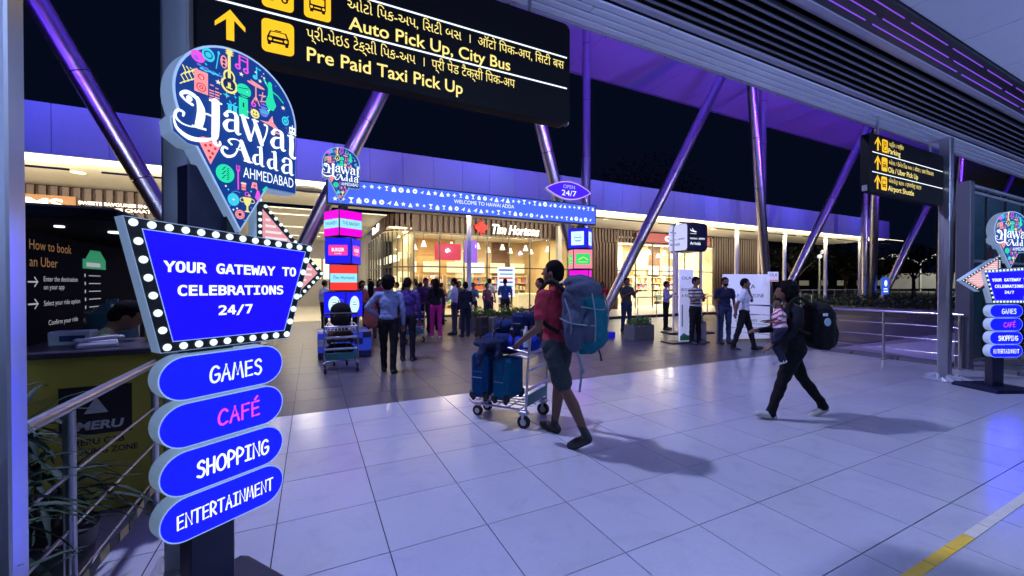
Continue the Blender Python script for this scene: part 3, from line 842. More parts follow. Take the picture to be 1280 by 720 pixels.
def shop(x0, x1, ztop, y=18.4, depth=5.0, power=120, panes=6, cool=False, seed=1, trans=2.35):
    rn = random.Random(seed)
    b = MB(); b.box(((x0 + x1) / 2, y + depth / 2, .06), (x1 - x0, depth, .12)); b.build('shop_floor', SHOPF, fa)
    nb_ = int((x1 - x0) / 1.05)
    for i in range(nb_):
        b = MB(); b.box((x0 + (i + .5) * (x1 - x0) / nb_, y + depth, ztop / 2 + .3), ((x1 - x0) / nb_ - .01, .1, ztop + .6)); b.build('wall_panel', rn.choice([SHOPW, SHOPW, mat('gold_panel', (.55, .34, .12), .5, var=.2), mat('walnut_panel', (.12, .06, .035), .5, var=.3), mat('ivory_panel', (.75, .70, .58), .5)]), fa)
    b = MB(); b.box(((x0 + x1) / 2, y + depth / 2 + .1, ztop + .32), (x1 - x0, depth, .06)); b.build('shop_ceiling', SOF, fa)
    for xx in (x0, x1): b = MB(); b.box((xx, y + depth / 2 + .05, ztop / 2 + .3), (.08, depth - .1, ztop + .6)); b.build('side_wall', SHOPW, fa)
    for i in range(panes + 1):
        xx = x0 + (x1 - x0) * i / panes; b = MB(); b.box((xx, y, ztop / 2), (.055, .07, ztop), bev=.004); b.build('mullion', FRAMEM, fa)
    for zz in (ztop, trans, .05): b = MB(); b.box(((x0 + x1) / 2, y + .005, zz), (x1 - x0, .06, .055 if zz != .05 else .1), bev=.004); b.build('transom', FRAMEM, fa)
    pw = (x1 - x0) / panes
    for i in range(panes):
        for z0, z1 in ((.11, trans - .03), (trans + .03, ztop - .03)):
            if abs(i - panes // 2) < .6 and z0 < 1: continue        # the doorway stands open
            b = MB(); b.box((x0 + pw * (i + .5), y + .02, (z0 + z1) / 2), (pw - .06, .012, z1 - z0)); b.build('window_pane', GLASS, fa)
    # shelving, counters, lamps
    n = int((x1 - x0) / 1.3); GD = [mat('goods_%d' % q, c, .5, var=.1) for q, c in enumerate([(.6, .1, .06), (.7, .5, .12), (.12, .2, .45), (.7, .66, .6), (.35, .16, .06), (.1, .35, .16), (.5, .25, .4)])]
    for i in range(n):
        xx = x0 + (i + .5) * (x1 - x0) / n
        b = MB(); b.box((xx, y + depth - .3, 2.55), (1.0, .05, .62), bev=.01); b.build('menu_board', rn.choice([CASEW, CASE, CASEW]), fa)
        b = MB().use(SHELF)
        for s_ in range(5): b.box((xx, y + depth - .4, .35 + .42 * s_), (1.12, .36, .03))
        for dx in (-.56, .56): b.box((xx + dx, y + depth - .4, 1.1), (.03, .36, 2.0))
        b.build('shelf_unit', None, fa)
        g_ = MB()
        for s_ in range(4):
            xq = xx - .5
            while xq < xx + .46:
                ww = rn.uniform(.07, .16); hh = rn.uniform(.12, .32); g_.use(rn.choice(GD)); g_.box((xq + ww / 2, y + depth - .45, .37 + .42 * s_ + hh / 2), (ww * .9, .2, hh), bev=.008); xq += ww
        g_.build('shelf_goods', None, fa)['kind'] = 'stuff'
    for i in range(max(2, n // 2)):
        xx = x0 + (i + .5) * (x1 - x0) / max(2, n // 2)
        b = MB(); b.box((xx, y + 2.3 + rn.uniform(-.4, .6), .55), (1.5, .6, .9), bev=.02); b.build('counter', SHELF, fa)
        b = MB(); b.box((xx, y + 1.96, .85), (1.3, .04, .4), bev=.01); b.build('display_case', CASE, fa)
    for i in range(n):
        xx = x0 + (i + .5) * (x1 - x0) / n
        for dy in (1.0, 2.9):
            b = MB(); b.cyl((xx, y + dy, ztop - .55), (xx, y + dy, ztop - .25), .15, .05, 12); sh = b.build('pendant_lamp', CASEW if not cool else COOLL, fa)
            c = MB(); c.cyl((xx, y + dy, ztop - .25), (xx, y + dy, ztop + .3), .008, n=6); c.build('cord', BLACK, sh)
    nl = max(1, int((x1 - x0) / 3))
    for i in range(nl):
        xx = x0 + (i + .5) * (x1 - x0) / nl
        lamp('AREA', 'shop_light', (xx, y + 2.0, ztop + .2), (xx, y + 2.2, 0), power, (1, .88, .70) if cool else (1, .76, .46), 1.6, 1.2)
        b = MB(); b.box((xx, y + 2.0, ztop + .25), (1.7, 1.3, .03)); b.build('light_box', SHELF, fa)
shop(-13, -4.3, 3.66, panes=8, power=260, seed=2)
shop(4.15, 12.5, 3.90, panes=7, power=250, seed=5)
shop(15.9, 24.2, 4.0, panes=6, depth=3.6, power=620, cool=True, seed=12)
# side wall of the coffee shop along the passage
for i in range(6):
    b = MB(); b.box((2.95, 19.7 + .95 * i, 1.95), (.07, .06, 3.9), bev=.004); b.build('mullion', FRAMEM, fa)
b = MB(); b.box((2.96, 22.1, 2.3), (.05, 4.8, .06)); b.build('transom', FRAMEM, fa)
for i in range(5):
    b = MB(); b.box((2.96, 20.17 + .95 * i, 1.95), (.01, .88, 3.7)); b.build('window_pane', GLASS, fa)
    for z in (.6, 1.2, 1.8, 2.8): b = MB(); b.box((3.6, 20.2 + .95 * i, z), (.4, .8, .28), bev=.02); b.build('display_case', CASE if (i + int(z)) % 2 else CASEW, fa)
for a in range(7):      # curved glass corner and its showcase
    an = R(6 + 12 * a); cx, cy, rad = 4.15, 19.6, 1.17; M = Matrix.Rotation(-(an), 3, 'Z'); px_, py_ = cx - rad * math.sin(an), cy - rad * math.cos(an)
    b = MB(); b.box((px_, py_, 1.15), (.22, .012, 2.2), M); b.build('window_pane', GLASS, fa)
    b = MB(); b.box((px_, py_, 3.12), (.22, .012, 1.55), M); b.build('window_pane', GLASS, fa)
    b = MB(); b.box((px_, py_, 2.32), (.25, .05, .06), M); b.build('transom', FRAMEM, fa)
    b = MB(); b.box((px_ - .125 * math.cos(an), py_ + .125 * math.sin(an), 1.95), (.04, .05, 3.9), M); b.build('mullion', FRAMEM, fa)
b = MB(); b.box((3.6, 21.2, .05), (1.1, 5.6, .1)); b.build('shop_floor', SHOPF, fa)
b = MB(); b.box((3.6, 21.2, 4.05), (1.1, 5.6, .1)); b.build('shop_ceiling', SOF, fa)
lamp('AREA', 'shop_light', (3.5, 20.0, 3.95), (3.5, 20.0, 0), 120, (1, .80, .50), .8, .8)
for z in (.5, 1.0, 1.5, 2.0, 2.9): b = MB(); b.box((3.85, 19.3, z), (.45, .8, .26), bev=.02); b.build('display_case', CASE if z > 1.2 else CASEW, fa)
# passage
PW = mat('passage_wall', (.30, .28, .27), .6, var=.2, scale=1)
b = MB(); b.box((-.6, 31, 2.4), (8, .1, 4.8)); b.build('passage_end_wall', PW, fa)
b = MB(); b.box((-4.2, 24.7, 2.4), (.1, 12.5, 4.8)); b.build('passage_wall', PW, fa)
b = MB(); b.box((3.4, 28.6, 2.4), (.9, 4.7, 4.8)); b.build('passage_wall', PW, fa)
b = MB(); b.box((-.6, 24.8, 4.6), (7.2, 12.4, .05)); b.build('passage_ceiling', SOF, fa)
b = MB(); b.box((-.6, 24.8, .02), (7.2, 12.8, .04)); b.build('passage_floor', SHOPF, fa)
for i in range(5):
    b = MB(); b.box((-.6 + (i % 2) * 1.6, 20 + 2.1 * i, 4.56), (2.2, .12, .02)); b.build('ceiling_light', CREAM, fa)
lamp('AREA', 'passage_light', (-.6, 21.5, 4.5), (-.6, 21.5, 0), 160, (1, .88, .68), 2, .5); lamp('AREA', 'passage_light', (-.2, 27, 4.5), (-.2, 27, 0), 130, (1, .9, .72), 2, .5)
for i in range(7):
    b = MB(); b.box((-3.6 + .95 * i, 30.9, 2.6), (.8, .06, 1.4), bev=.02); b.build('shop_window', CASEW if i % 2 else CASE, fa)
# white soffit posts
for i, x in enumerate((5.35, 16.3, 20.9, 25.3, 29.7, 34.0)):
    b = MB(); b.cyl((x, 14.5, 0), (x, 14.5, 4.75), .10 if x > 6 else .085, n=14); b.build('round_post', WHITEP, fa)
for x in (11.7, ):
    b = MB(); b.box((x, 18.1, 2.3), (.25, .25, 4.6), bev=.01); b.build('pier', PW, fa)
# storefront platform edge
b = MB(); b.box((20, 14.2, .06), (20, .35, .12), bev=.01); b.build('plinth', BLACK, fa)
b = MB(); b.box((20.2, 16.4, .055), (20, 4.0, .11)); b.build('terrace', SHOPF, fa)

# shop signs
LIT = glow('lit_sign_letters', (1.0, .90, .74), 2.2); REDG = glow('red_sign', (1.0, .02, .02), 1.2)
s = thing('shop_sign', 'glowing white script shop sign above the glass coffee shop', 'sign', (7.95, 18.32, 4.02))
lettering('Tim Hortons', LIT, s, 0, .02, -.02, width=2.65, height=.47, depth=.06, bold=.02, shear=.25, name='letters')
s = thing('shop_sign', 'red maple leaf emblem beside the white script shop sign', 'sign', (7.36, 18.28, 4.28))
leaf = [(0, .36), (.06, .22), (.14, .27), (.11, .10), (.22, .18), (.24, .12), (.36, .13), (.31, .03), (.36, -.02), (.18, -.16), (.20, -.23), (.03, -.20), (.03, -.36)]
leaf = [(a * .95, c) for a, c in leaf]; leaf = leaf + [(-a, c) for a, c in leaf[::-1][:-1]]
b = MB(); b.prism([(a, c) for a, c in leaf], -.04, .02); b.build('leaf', REDG, s)
s = thing('shop_sign', 'small glowing sign on the side wall of the coffee shop', 'sign', (2.88, 20.9, 4.05), R(-90))
lettering('Tim H', LIT, s, -1.3, .05, 0, width=2.2, height=.34, depth=.05, bold=.02, shear=.25, name='letters')
s = thing('shop_sign', 'orange backed sign with letters MS over the left shop', 'sign', (-8.6, 18.3, 3.86))
b = MB(); b.box((.8, 0, .27), (1.75, .06, .54), bev=.01); b.build('panel', glow('amber_panel', (.55, .25, .09), .8), s)
lettering('MS', LIT, s, .55, .13, -.04, width=.85, height=.30, depth=.04, bold=.03, name='letters')
s = thing('shop_sign', 'two line glowing white sign over the left shop entrance', 'sign', (-6.85, 18.3, 4.0))
lettering('SWEETS SAVOURIES SNACKS', LIT, s, 0, .17, -.02, width=2.1, height=.11, depth=.03, bold=.02, name='letters'); lettering('EXPRESS CHAAT', LIT, s, .35, .0, -.02, width=1.5, height=.11, depth=.03, bold=.02, name='letters')
s = thing('shop_sign', 'short white glowing sign on a red band over the bright right shop', 'sign', (17.5, 18.35, 4.08))
b = MB(); b.box((3.0, 0, .28), (6.4, .05, .56), bev=.01); b.build('panel', mat('maroon_band', (.22, .02, .04), .5), s)
lettering('Café', LIT, s, 2.1, .14, -.03, width=1.25, height=.30, depth=.05, bold=.04, name='letters')
s = thing('shop_sign', 'lit menu poster with blue and red print inside the coffee shop window', 'poster', (8.2, 18.15, .9))
b = MB(); b.box((.45, 0, .75), (.95, .03, 1.5), bev=.01); b.build('panel', glow('poster_white', (.7, .8, 1), 1.0), s)
fl = Flat(-.017)
for q in range(7): fl.rect(.05 + .05 * (q % 2), .1 + .2 * q, .8, .18 + .2 * q, glow(['poster_blue', 'poster_red', 'poster_cyan'][q % 3], [(.05, .1, .7), (.7, .03, .05), (.1, .5, .7)][q % 3], .8))
fl.build('print', s)
s = thing('display_screen', 'red and violet promotional screen hung high in the coffee shop window', 'screen', (5.3, 18.9, 2.75))
b = MB(); b.box((.6, 0, .35), (1.3, .06, .8), bev=.01); b.build('panel', glow('red_screen', (.8, .05, .12), .9), s)
b = MB(); b.box((1.75, 0, .4), (.7, .06, 1.1), bev=.01); b.build('side_panel', glow('violet_screen', (.35, .12, .9), 1.0), s)
# ---------------------------------------------------------------- SIGNS
BLUEG = glow('blue_lightbox', (0.0012, 0.0005, 1.0), 9, base=(.002, .002, .08))
BLUEP = glow('blue_pill_face', (0.0010, 0.0018, 1.0), 8, base=(.002, .002, .08))
WG = glow('white_print_glow', (0.85, 0.93, 1.0), 1.3)
BULB = glow('bulb_glow', (0.72, 0.90, 0.92), 1.35)
PALEY = glow('pale_yellow_print', (0.85, 1.0, 0.72), 1.1)
PINKT = glow('pink_print', (1.0, 0.08, 0.55), 1.0)
NAVYF = glow('navy_face', (0.003, 0.032, 0.19), 1.0, base=(.01, .03, .12))
RIM = mat('acrylic_side', (0.55, 0.64, 0.72), .4, .0, var=.08, emit=(.30, .46, .62), strength=.28)
RIMG = glow('lit_rim', (0.45, 0.66, 0.85), .55, base=(.4, .5, .6))
SALMON = glow('salmon_face', (1.0, 0.42, 0.45), .75)
SALW = glow('pale_pink_print', (1.0, 0.80, 0.80), .95)
gp = lambda n, c, s=.95: glow('print_' + n, c, s)
MG, CY, YE, GR, PK, LT = gp('magenta', (.9, .10, .75)), gp('cyan', (.05, .65, .85)), gp('yellow', (.95, .85, .25)), gp('green', (.02, .80, .42)), gp('pink', (1, .35, .38)), gp('light', (.8, .9, 1))
BL2, RD, NAV = gp('blue', (.12, .22, .75)), gp('red', (.8, .02, .02)), gp('navy', (.005, .02, .10), .8)

def pin_outline(grow=0.0, n=40):
    cx, cz, r = .148, 2.316, .253 + grow; tip = (.138, 1.775 - grow * 1.6); d = cz - tip[1]
    a = math.acos(min(1, (r) / d)); pts = []
    for i in range(n + 1):
        t = -PI / 2 + a + (2 * PI - 2 * a) * i / n; pts.append((cx + r * math.cos(t), cz + r * math.sin(t)))
    pts.append(tip); return pts

LOGO = {}
def logo_meshes():
    if LOGO: return LOGO
    b = MB().use(RIM); b.prism(pin_outline(.006), .0, .10); LOGO['pin_body'] = b.mesh('pin_body')
    b = MB().use(RIM)     # backing of the swash and of the name plate
    b.prism([(-.02, 2.27), (-.085, 2.235), (-.118, 2.19), (-.112, 2.135), (-.06, 2.10), (.02, 2.098), (.06, 2.11), (.06, 2.2)], .004, .096)
    b.prism([(.10, 1.985), (.405, 1.985), (.405, 2.30), (.36, 2.32), (.25, 2.2), (.1, 2.1)], .004, .096)
    LOGO['name_plate'] = b.mesh('name_plate')
    f = Flat(-.0015, .00005)
    f.poly(pin_outline(.004), RIMG); f.poly(pin_outline(-.004), NAVYF)
    f.poly([(-.02, 2.268), (-.080, 2.232), (-.113, 2.19), (-.108, 2.138), (-.06, 2.104), (.02, 2.102), (.055, 2.115), (.055, 2.2)], NAVYF)
    f.poly([(.10, 1.99), (.40, 1.99), (.40, 2.295), (.36, 2.315), (.25, 2.2), (.1, 2.1)], NAVYF)
    # instruments and food
    f.ell(-.022, 2.473, .026, .024, MG); f.ell(-.028, 2.465, .010, .010, gp('violet', (.45, .1, .9)))
    f.ell(.016, 2.498, .024, .028, CY); f.ring(.016, 2.498, .014, .004, NAV); f.stroke([(.045, 2.455), (.055, 2.525)], .004, CY); f.ell(.055, 2.525, .005, .008, CY)
    f.ell(.075, 2.497, .014, .028, PK); [f.ell(.075, 2.48 + .016 * k, .006, .006, NAV) for k in range(3)]
    # guitar
    f.ell(.096, 2.442, .024, .030, YE); f.ell(.096, 2.405, .034, .036, YE); f.ell(.096, 2.442, .017, .022, NAV); f.ell(.096, 2.406, .025, .027, NAV)
    f.stroke([(.096, 2.40), (.096, 2.54)], .012, YE); f.rect(.086, 2.535, .108, 2.562, YE); f.ell(.097, 2.425, .011, .011, NAV); f.stroke([(.086, 2.392), (.106, 2.392)], .006, YE)
    for k in range(3): f.rect(.081, 2.538 + k * .009, .086, 2.542 + k * .009, YE); f.rect(.108, 2.538 + k * .009, .113, 2.542 + k * .009, YE)
    # notes
    f.stroke([(.138, 2.505), (.138, 2.555), (.172, 2.555), (.172, 2.500)], .008, MG); f.stroke([(.138, 2.538), (.172, 2.538)], .006, MG); f.ring(.131, 2.503, .009, .007, MG); f.ring(.165, 2.498, .009, .007, MG)
    f.stroke([(.212, 2.49), (.212, 2.535), (.228, 2.53)], .007, CY); f.ell(.205, 2.488, .011, .010, CY)
    # zigzags, speaker, cassette bars
    for k in range(4): f.stroke([(-.085 + .013 * k, 2.335 + .01 * k), (-.070 + .013 * k, 2.35 + .01 * k), (-.082 + .013 * k, 2.37 + .01 * k), (-.066 + .013 * k, 2.39 + .01 * k), (-.076 + .013 * k, 2.412)], .0045, YE)
    f.rect(-.037, 2.326, .013, 2.418, PK); f.ring(-.012, 2.350, .016, .004, RD); f.ring(-.012, 2.350, .006, .004, RD); f.ring(-.012, 2.392, .010, .004, RD)
    for k in range(5):
        f.rect(.017, 2.305 + .011 * k, .035, 2.310 + .011 * k, PK)
        if k < 5: f.rect(.038, 2.302 + .012 * k, .056, 2.308 + .012 * k, PK)
    f.rect(.02, 2.372, .034, 2.377, PK); f.rect(.04, 2.366, .052, 2.371, PK)
    for k in range(7): f.ell(-.02 + .014 * k, 2.440 - .003 * (k % 2) - .002 * k, .008, .0045, BL2)
    for k in range(5): f.ell(-.01 + .014 * k, 2.428 - .003 * (k % 2), .008, .004, CY)
    # microphone
    f.ell(.155, 2.405, .031, .030, GR); f.rect(.133, 2.285, .172, 2.372, GR); f.stroke([(.127, 2.383), (.183, 2.383)], .004, NAV); f.rect(.150, 2.330, .156, 2.350, NAV); f.stroke([(.133, 2.41), (.175, 2.42)], .003, NAV)
    # gift
    f.rect(.088, 2.288, .125, 2.318, CY); f.rect(.104, 2.288, .109, 2.318, NAV); f.stroke([(.095, 2.335), (.106, 2.320), (.120, 2.335)], .005, CY); f.stroke([(.086, 2.320), (.127, 2.320)], .006, CY)
    # drum kit
    f.ell(.208, 2.452, .040, .008, PK, rot=-.1); f.stroke([(.185, 2.466), (.226, 2.456)], .005, PK); f.stroke([(.207, 2.452), (.207, 2.38)], .006, PK); f.stroke([(.207, 2.40), (.188, 2.362)], .005, PK); f.stroke([(.207, 2.40), (.224, 2.362)], .005, PK)
    f.stroke([(.222, 2.412), (.252, 2.418)], .005, PK); f.stroke([(.238, 2.43), (.232, 2.385)], .005, PK); f.stroke([(.226, 2.385), (.25, 2.392)], .005, PK)
    # dancer
    f.ell(.272, 2.482, .010, .012, GR); f.poly([(.262, 2.474), (.282, 2.474), (.288, 2.425), (.302, 2.39), (.288, 2.362), (.262, 2.362), (.250, 2.392), (.262, 2.43)], GR); f.stroke([(.262, 2.468), (.245, 2.492)], .008, GR); f.stroke([(.284, 2.452), (.31, 2.442), (.335, 2.42)], .006, GR); f.stroke([(.268, 2.365), (.262, 2.340)], .007, GR)
    # pot, smiley, ring, bird, ball, stars
    f.ell(.243, 2.338, .020, .020, BL2); f.rect(.229, 2.357, .257, 2.366, BL2); f.stroke([(.23, 2.338), (.256, 2.338)], .004, CY); f.stroke([(.231, 2.375), (.255, 2.375)], .006, BL2); f.stroke([(.228, 2.348), (.258, 2.345)], .003, CY)
    f.ell(.202, 2.318, .020, .021, YE); f.ell(.196, 2.323, .0028, .004, NAV); f.ell(.208, 2.323, .0028, .004, NAV); f.stroke([(.192, 2.313), (.197, 2.307), (.207, 2.307), (.212, 2.313)], .003, NAV)
    f.ring(.196, 2.358, .008, .006, MG); f.poly([(.222, 2.296), (.262, 2.302), (.282, 2.338), (.288, 2.305), (.318, 2.275), (.284, 2.283), (.262, 2.288)], PK); f.stroke([(.285, 2.29), (.30, 2.262), (.32, 2.262)], .008, PK)
    f.ell(.346, 2.335, .018, .022, CY); f.ring(.346, 2.335, .010, .003, NAV)
    f.stroke([(.352, 2.352), (.362, 2.362)], .005, CY)
    for (x, z, r) in ((.05, 2.397, .012), (.143, 2.473, .011), (.225, 2.478, .010), (.244, 2.50, .007), (.335, 2.395, .012), (.12, 2.29, .006), (.205, 2.51, .006)): f.star(x, z, r, gp('cream', (1, .95, .75)))
    f.star(.082, 2.355, .016, CY, 4, .3); f.star(.004, 2.452, .008, CY, 4, .3); f.star(.118, 2.36, .008, CY, 4, .3)
    rn = random.Random(5)
    for k in range(34):
        a = rn.uniform(0, 2 * PI); r = rn.uniform(.03, .225); x, z = .15 + r * math.cos(a), 2.34 + r * math.sin(a) * .9
        if z > 2.30: f.ell(x, z, .0028, .003, rn.choice([CY, LT, MG, YE]), 6)
    # lower cone
    f.poly([(-.030, 2.133), (-.01, 2.146), (.03, 2.146), (.060, 2.133), (.018, 2.036)], PK); f.stroke([(-.025, 2.126), (.0, 2.136), (.03, 2.136), (.055, 2.126)], .005, RD)
    for x, z in ((.0, 2.112), (.018, 2.118), (.036, 2.108), (.012, 2.092), (.026, 2.085), (.017, 2.066)): f.ell(x, z, .0055, .006, RD)
    f.ell(.074, 2.012, .037, .040, GR)
    for k in range(6): f.stroke([(.062 + .006 * (k % 2), 1.99 + .009 * k), (.07 + .006 * (k % 2), 1.996 + .009 * k)], .003, NAV); f.stroke([(.082, 1.987 + .009 * k), (.088, 1.992 + .009 * k)], .003, NAV)
    f.stroke([(.126, 1.955), (.126, 2.035)], .006, MG); f.rect(.119, 2.035, .133, 2.041, MG); [f.stroke([(.1195 + .0065 * k, 2.04), (.1195 + .0065 * k, 2.06)], .003, MG) for k in range(3)]
    f.rect(.140, 1.955, .158, 1.99, PK); f.stroke([(.139, 1.985), (.159, 1.985)], .005, SALW); f.rect(.139, 1.962, .159, 1.967, RD)
    f.poly([(.180, 1.97), (.186, 2.0), (.206, 2.0), (.21, 1.965), (.196, 1.975)], PK); f.star(.197, 1.985, .008, RD)
    f.poly([(.197, 1.93), (.206, 1.965), (.216, 1.965), (.222, 1.945), (.21, 1.915)], MG); f.stroke([(.236, 1.972), (.25, 1.988)], .010, GR)
    f.ell(.106, 1.905, .024, .028, CY); f.stroke([(.10, 1.935), (.118, 1.945), (.132, 1.94)], .004, BL2); f.star(.106, 1.905, .008, LT, 4, .3)
    f.poly([(.145, 1.925), (.183, 1.925), (.176, 1.895), (.168, 1.885), (.168, 1.867), (.178, 1.858), (.150, 1.858), (.160, 1.867), (.160, 1.885), (.152, 1.895)], YE)
    f.ring(.186, 1.91, .009, .003, YE); f.ring(.142, 1.91, .009, .003, YE); f.ring(.162, 1.94, .008, .003, MG); f.ell(.172, 1.935, .006, .006, PK)
    f.ell(.132, 1.843, .020, .021, PK); f.ell(.132, 1.843, .007, .007, NAV); f.ring(.132, 1.843, .014, .002, RD)
    for x, z, c in ((.085, 1.945, CY), (.09, 1.875, BL2), (.12, 1.868, LT), (.075, 1.958, LT), (.18, 1.955, CY), (.105, 1.86, LT), (.15, 1.82, BL2), (.18, 1.88, BL2)): f.ell(x, z, .004, .0045, c, 8)
    LOGO['artwork'] = None; LOGO['_f'] = f
    # hand lettered name: thick and thin strokes
    g_ = Flat(f.y - .0006, .00004)
    W = WG
    def S(pts, w): g_.stroke(pts, [q * .84 for q in w], W, curve=True)
    # H
    S([(-.048, 2.262), (-.072, 2.272), (-.086, 2.29), (-.066, 2.306), (-.040, 2.300), (-.028, 2.285)], [.014, .010, .014, .020, .020, .012])
    g_.ell(-.058, 2.283, .011, .012, W); S([(-.03, 2.298), (-.018, 2.26), (-.018, 2.225), (-.026, 2.185)], [.014, .034, .038, .034])
    g_.rect(-.050, 2.172, .002, 2.181, W)
    S([(-.022, 2.183), (-.05, 2.172), (-.085, 2.175), (-.106, 2.196), (-.098, 2.222), (-.078, 2.220), (-.080, 2.205)], [.004, .006, .008, .013, .012, .012, .008])
    S([(-.112, 2.19), (-.10, 2.150), (-.06, 2.125), (-.01, 2.130), (.03, 2.150), (.045, 2.152)], [.006, .014, .024, .020, .008, .003])
    S([(-.02, 2.238), (.008, 2.243), (.030, 2.238)], [.006, .010, .006]); g_.rect(.012, 2.302, .062, 2.310, W)
    S([(.037, 2.306), (.037, 2.26), (.036, 2.20), (.034, 2.165), (.030, 2.14), (.040, 2.124), (.054, 2.130), (.052, 2.142)], [.036, .037, .037, .034, .020, .012, .010, .010])
    # small letters: bowl + stem
    def a_(x, z, k, w=1.0):
        S([(x + .012 * k, z + .078 * k), (x + .022 * k, z + .094 * k), (x + .042 * k, z + .098 * k), (x + .058 * k, z + .088 * k), (x + .060 * k, z + .06 * k), (x + .060 * k, z + .02 * k), (x + .066 * k, z + .004 * k), (x + .080 * k, z + .008 * k)], [.012 * k, .014 * k, .010 * k, .022 * k, .026 * k, .026 * k, .018 * k, .004 * k])
        S([(x + .052 * k, z + .062 * k), (x + .024 * k, z + .054 * k), (x + .010 * k, z + .028 * k), (x + .022 * k, z + .006 * k), (x + .050 * k, z + .014 * k)], [.006 * k, .014 * k, .026 * k, .016 * k, .006 * k]); g_.ell(x + .014 * k, z + .076 * k, .011 * k, .011 * k, W)
    a_(.064, 2.196, .93)
    S([(.146, 2.286), (.160, 2.24), (.176, 2.190)], [.020, .028, .022]); S([(.176, 2.188), (.190, 2.23), (.202, 2.278)], [.012, .008, .012])
    S([(.196, 2.284), (.212, 2.235), (.228, 2.184)], [.018, .028, .022]); S([(.228, 2.184), (.246, 2.23), (.254, 2.272), (.242, 2.280)], [.012, .008, .010, .012]); g_.rect(.134, 2.282, .172, 2.289, W); g_.rect(.184, 2.281, .214, 2.288, W)
    a_(.268, 2.182, .95)
    S([(.372, 2.265), (.374, 2.22), (.372, 2.175), (.384, 2.162), (.396, 2.168)], [.026, .028, .026, .016, .006]); g_.rect(.352, 2.262, .388, 2.270, W)
    g_.rect(.362, 2.285, .394, 2.312, W); g_.rect(.367, 2.292, .374, 2.304, NAV); g_.rect(.381, 2.292, .388, 2.304, NAV); g_.stroke([(.36, 2.280), (.396, 2.280)], .005, W); g_.stroke([(.378, 2.312), (.378, 2.322)], .004, W)
    # Adda
    S([(.098, 2.144), (.086, 2.156), (.098, 2.168), (.120, 2.172), (.136, 2.164)], [.010, .010, .008, .006, .004])
    S([(.136, 2.168), (.122, 2.126), (.105, 2.098), (.078, 2.088), (.060, 2.104), (.066, 2.124), (.080, 2.122)], [.004, .007, .012, .016, .014, .012, .012])
    S([(.138, 2.170), (.150, 2.13), (.164, 2.096), (.176, 2.086)], [.020, .028, .030, .010]); S([(.118, 2.130), (.160, 2.132)], [.006, .006]); g_.rect(.148, 2.084, .186, 2.091, W)
    def d_(x, z, k):
        S([(x + .034 * k, z + .064 * k), (x + .014 * k, z + .054 * k), (x + .008 * k, z + .030 * k), (x + .018 * k, z + .008 * k), (x + .040 * k, z + .014 * k)], [.006 * k, .016 * k, .024 * k, .016 * k, .006 * k])
        S([(x + .046 * k, z + .108 * k), (x + .048 * k, z + .06 * k), (x + .048 * k, z + .02 * k), (x + .056 * k, z + .004 * k), (x + .066 * k, z + .006 * k)], [.022 * k, .025 * k, .025 * k, .014 * k, .004 * k]); g_.rect(x + .026 * k, z + .104 * k, x + .056 * k, z + .111 * k, W)
    d_(.186, 2.080, .80); d_(.252, 2.077, .80); a_(.320, 2.073, .80)
    LOGO['_g'] = g_
    b = MB(); 
    me1 = f.build('artwork'); me2 = g_.build('name_letters')
    LOGO['artwork'] = me1.data; LOGO['name_letters'] = me2.data
    bpy.data.objects.remove(me1); bpy.data.objects.remove(me2)
    tmp = lettering('AHMEDABAD', WG, None, .145, 2.012, g_.y - .0006, width=.236, height=.050, bold=0.0, name='city_letters')
    LOGO['city_letters'] = tmp.data; bpy.data.objects.remove(tmp)
    return LOGO

def add_logo(parent, loc=(0, 0, 0), sc=1.0, rot=(0, 0, 0)):
    L = logo_meshes(); out = []
    for n in ('pin_body', 'name_plate', 'artwork', 'name_letters', 'city_letters'):
        o = link(n, L[n], parent, loc, rot); o.scale = (sc, sc, sc); out.append(o)
    return out

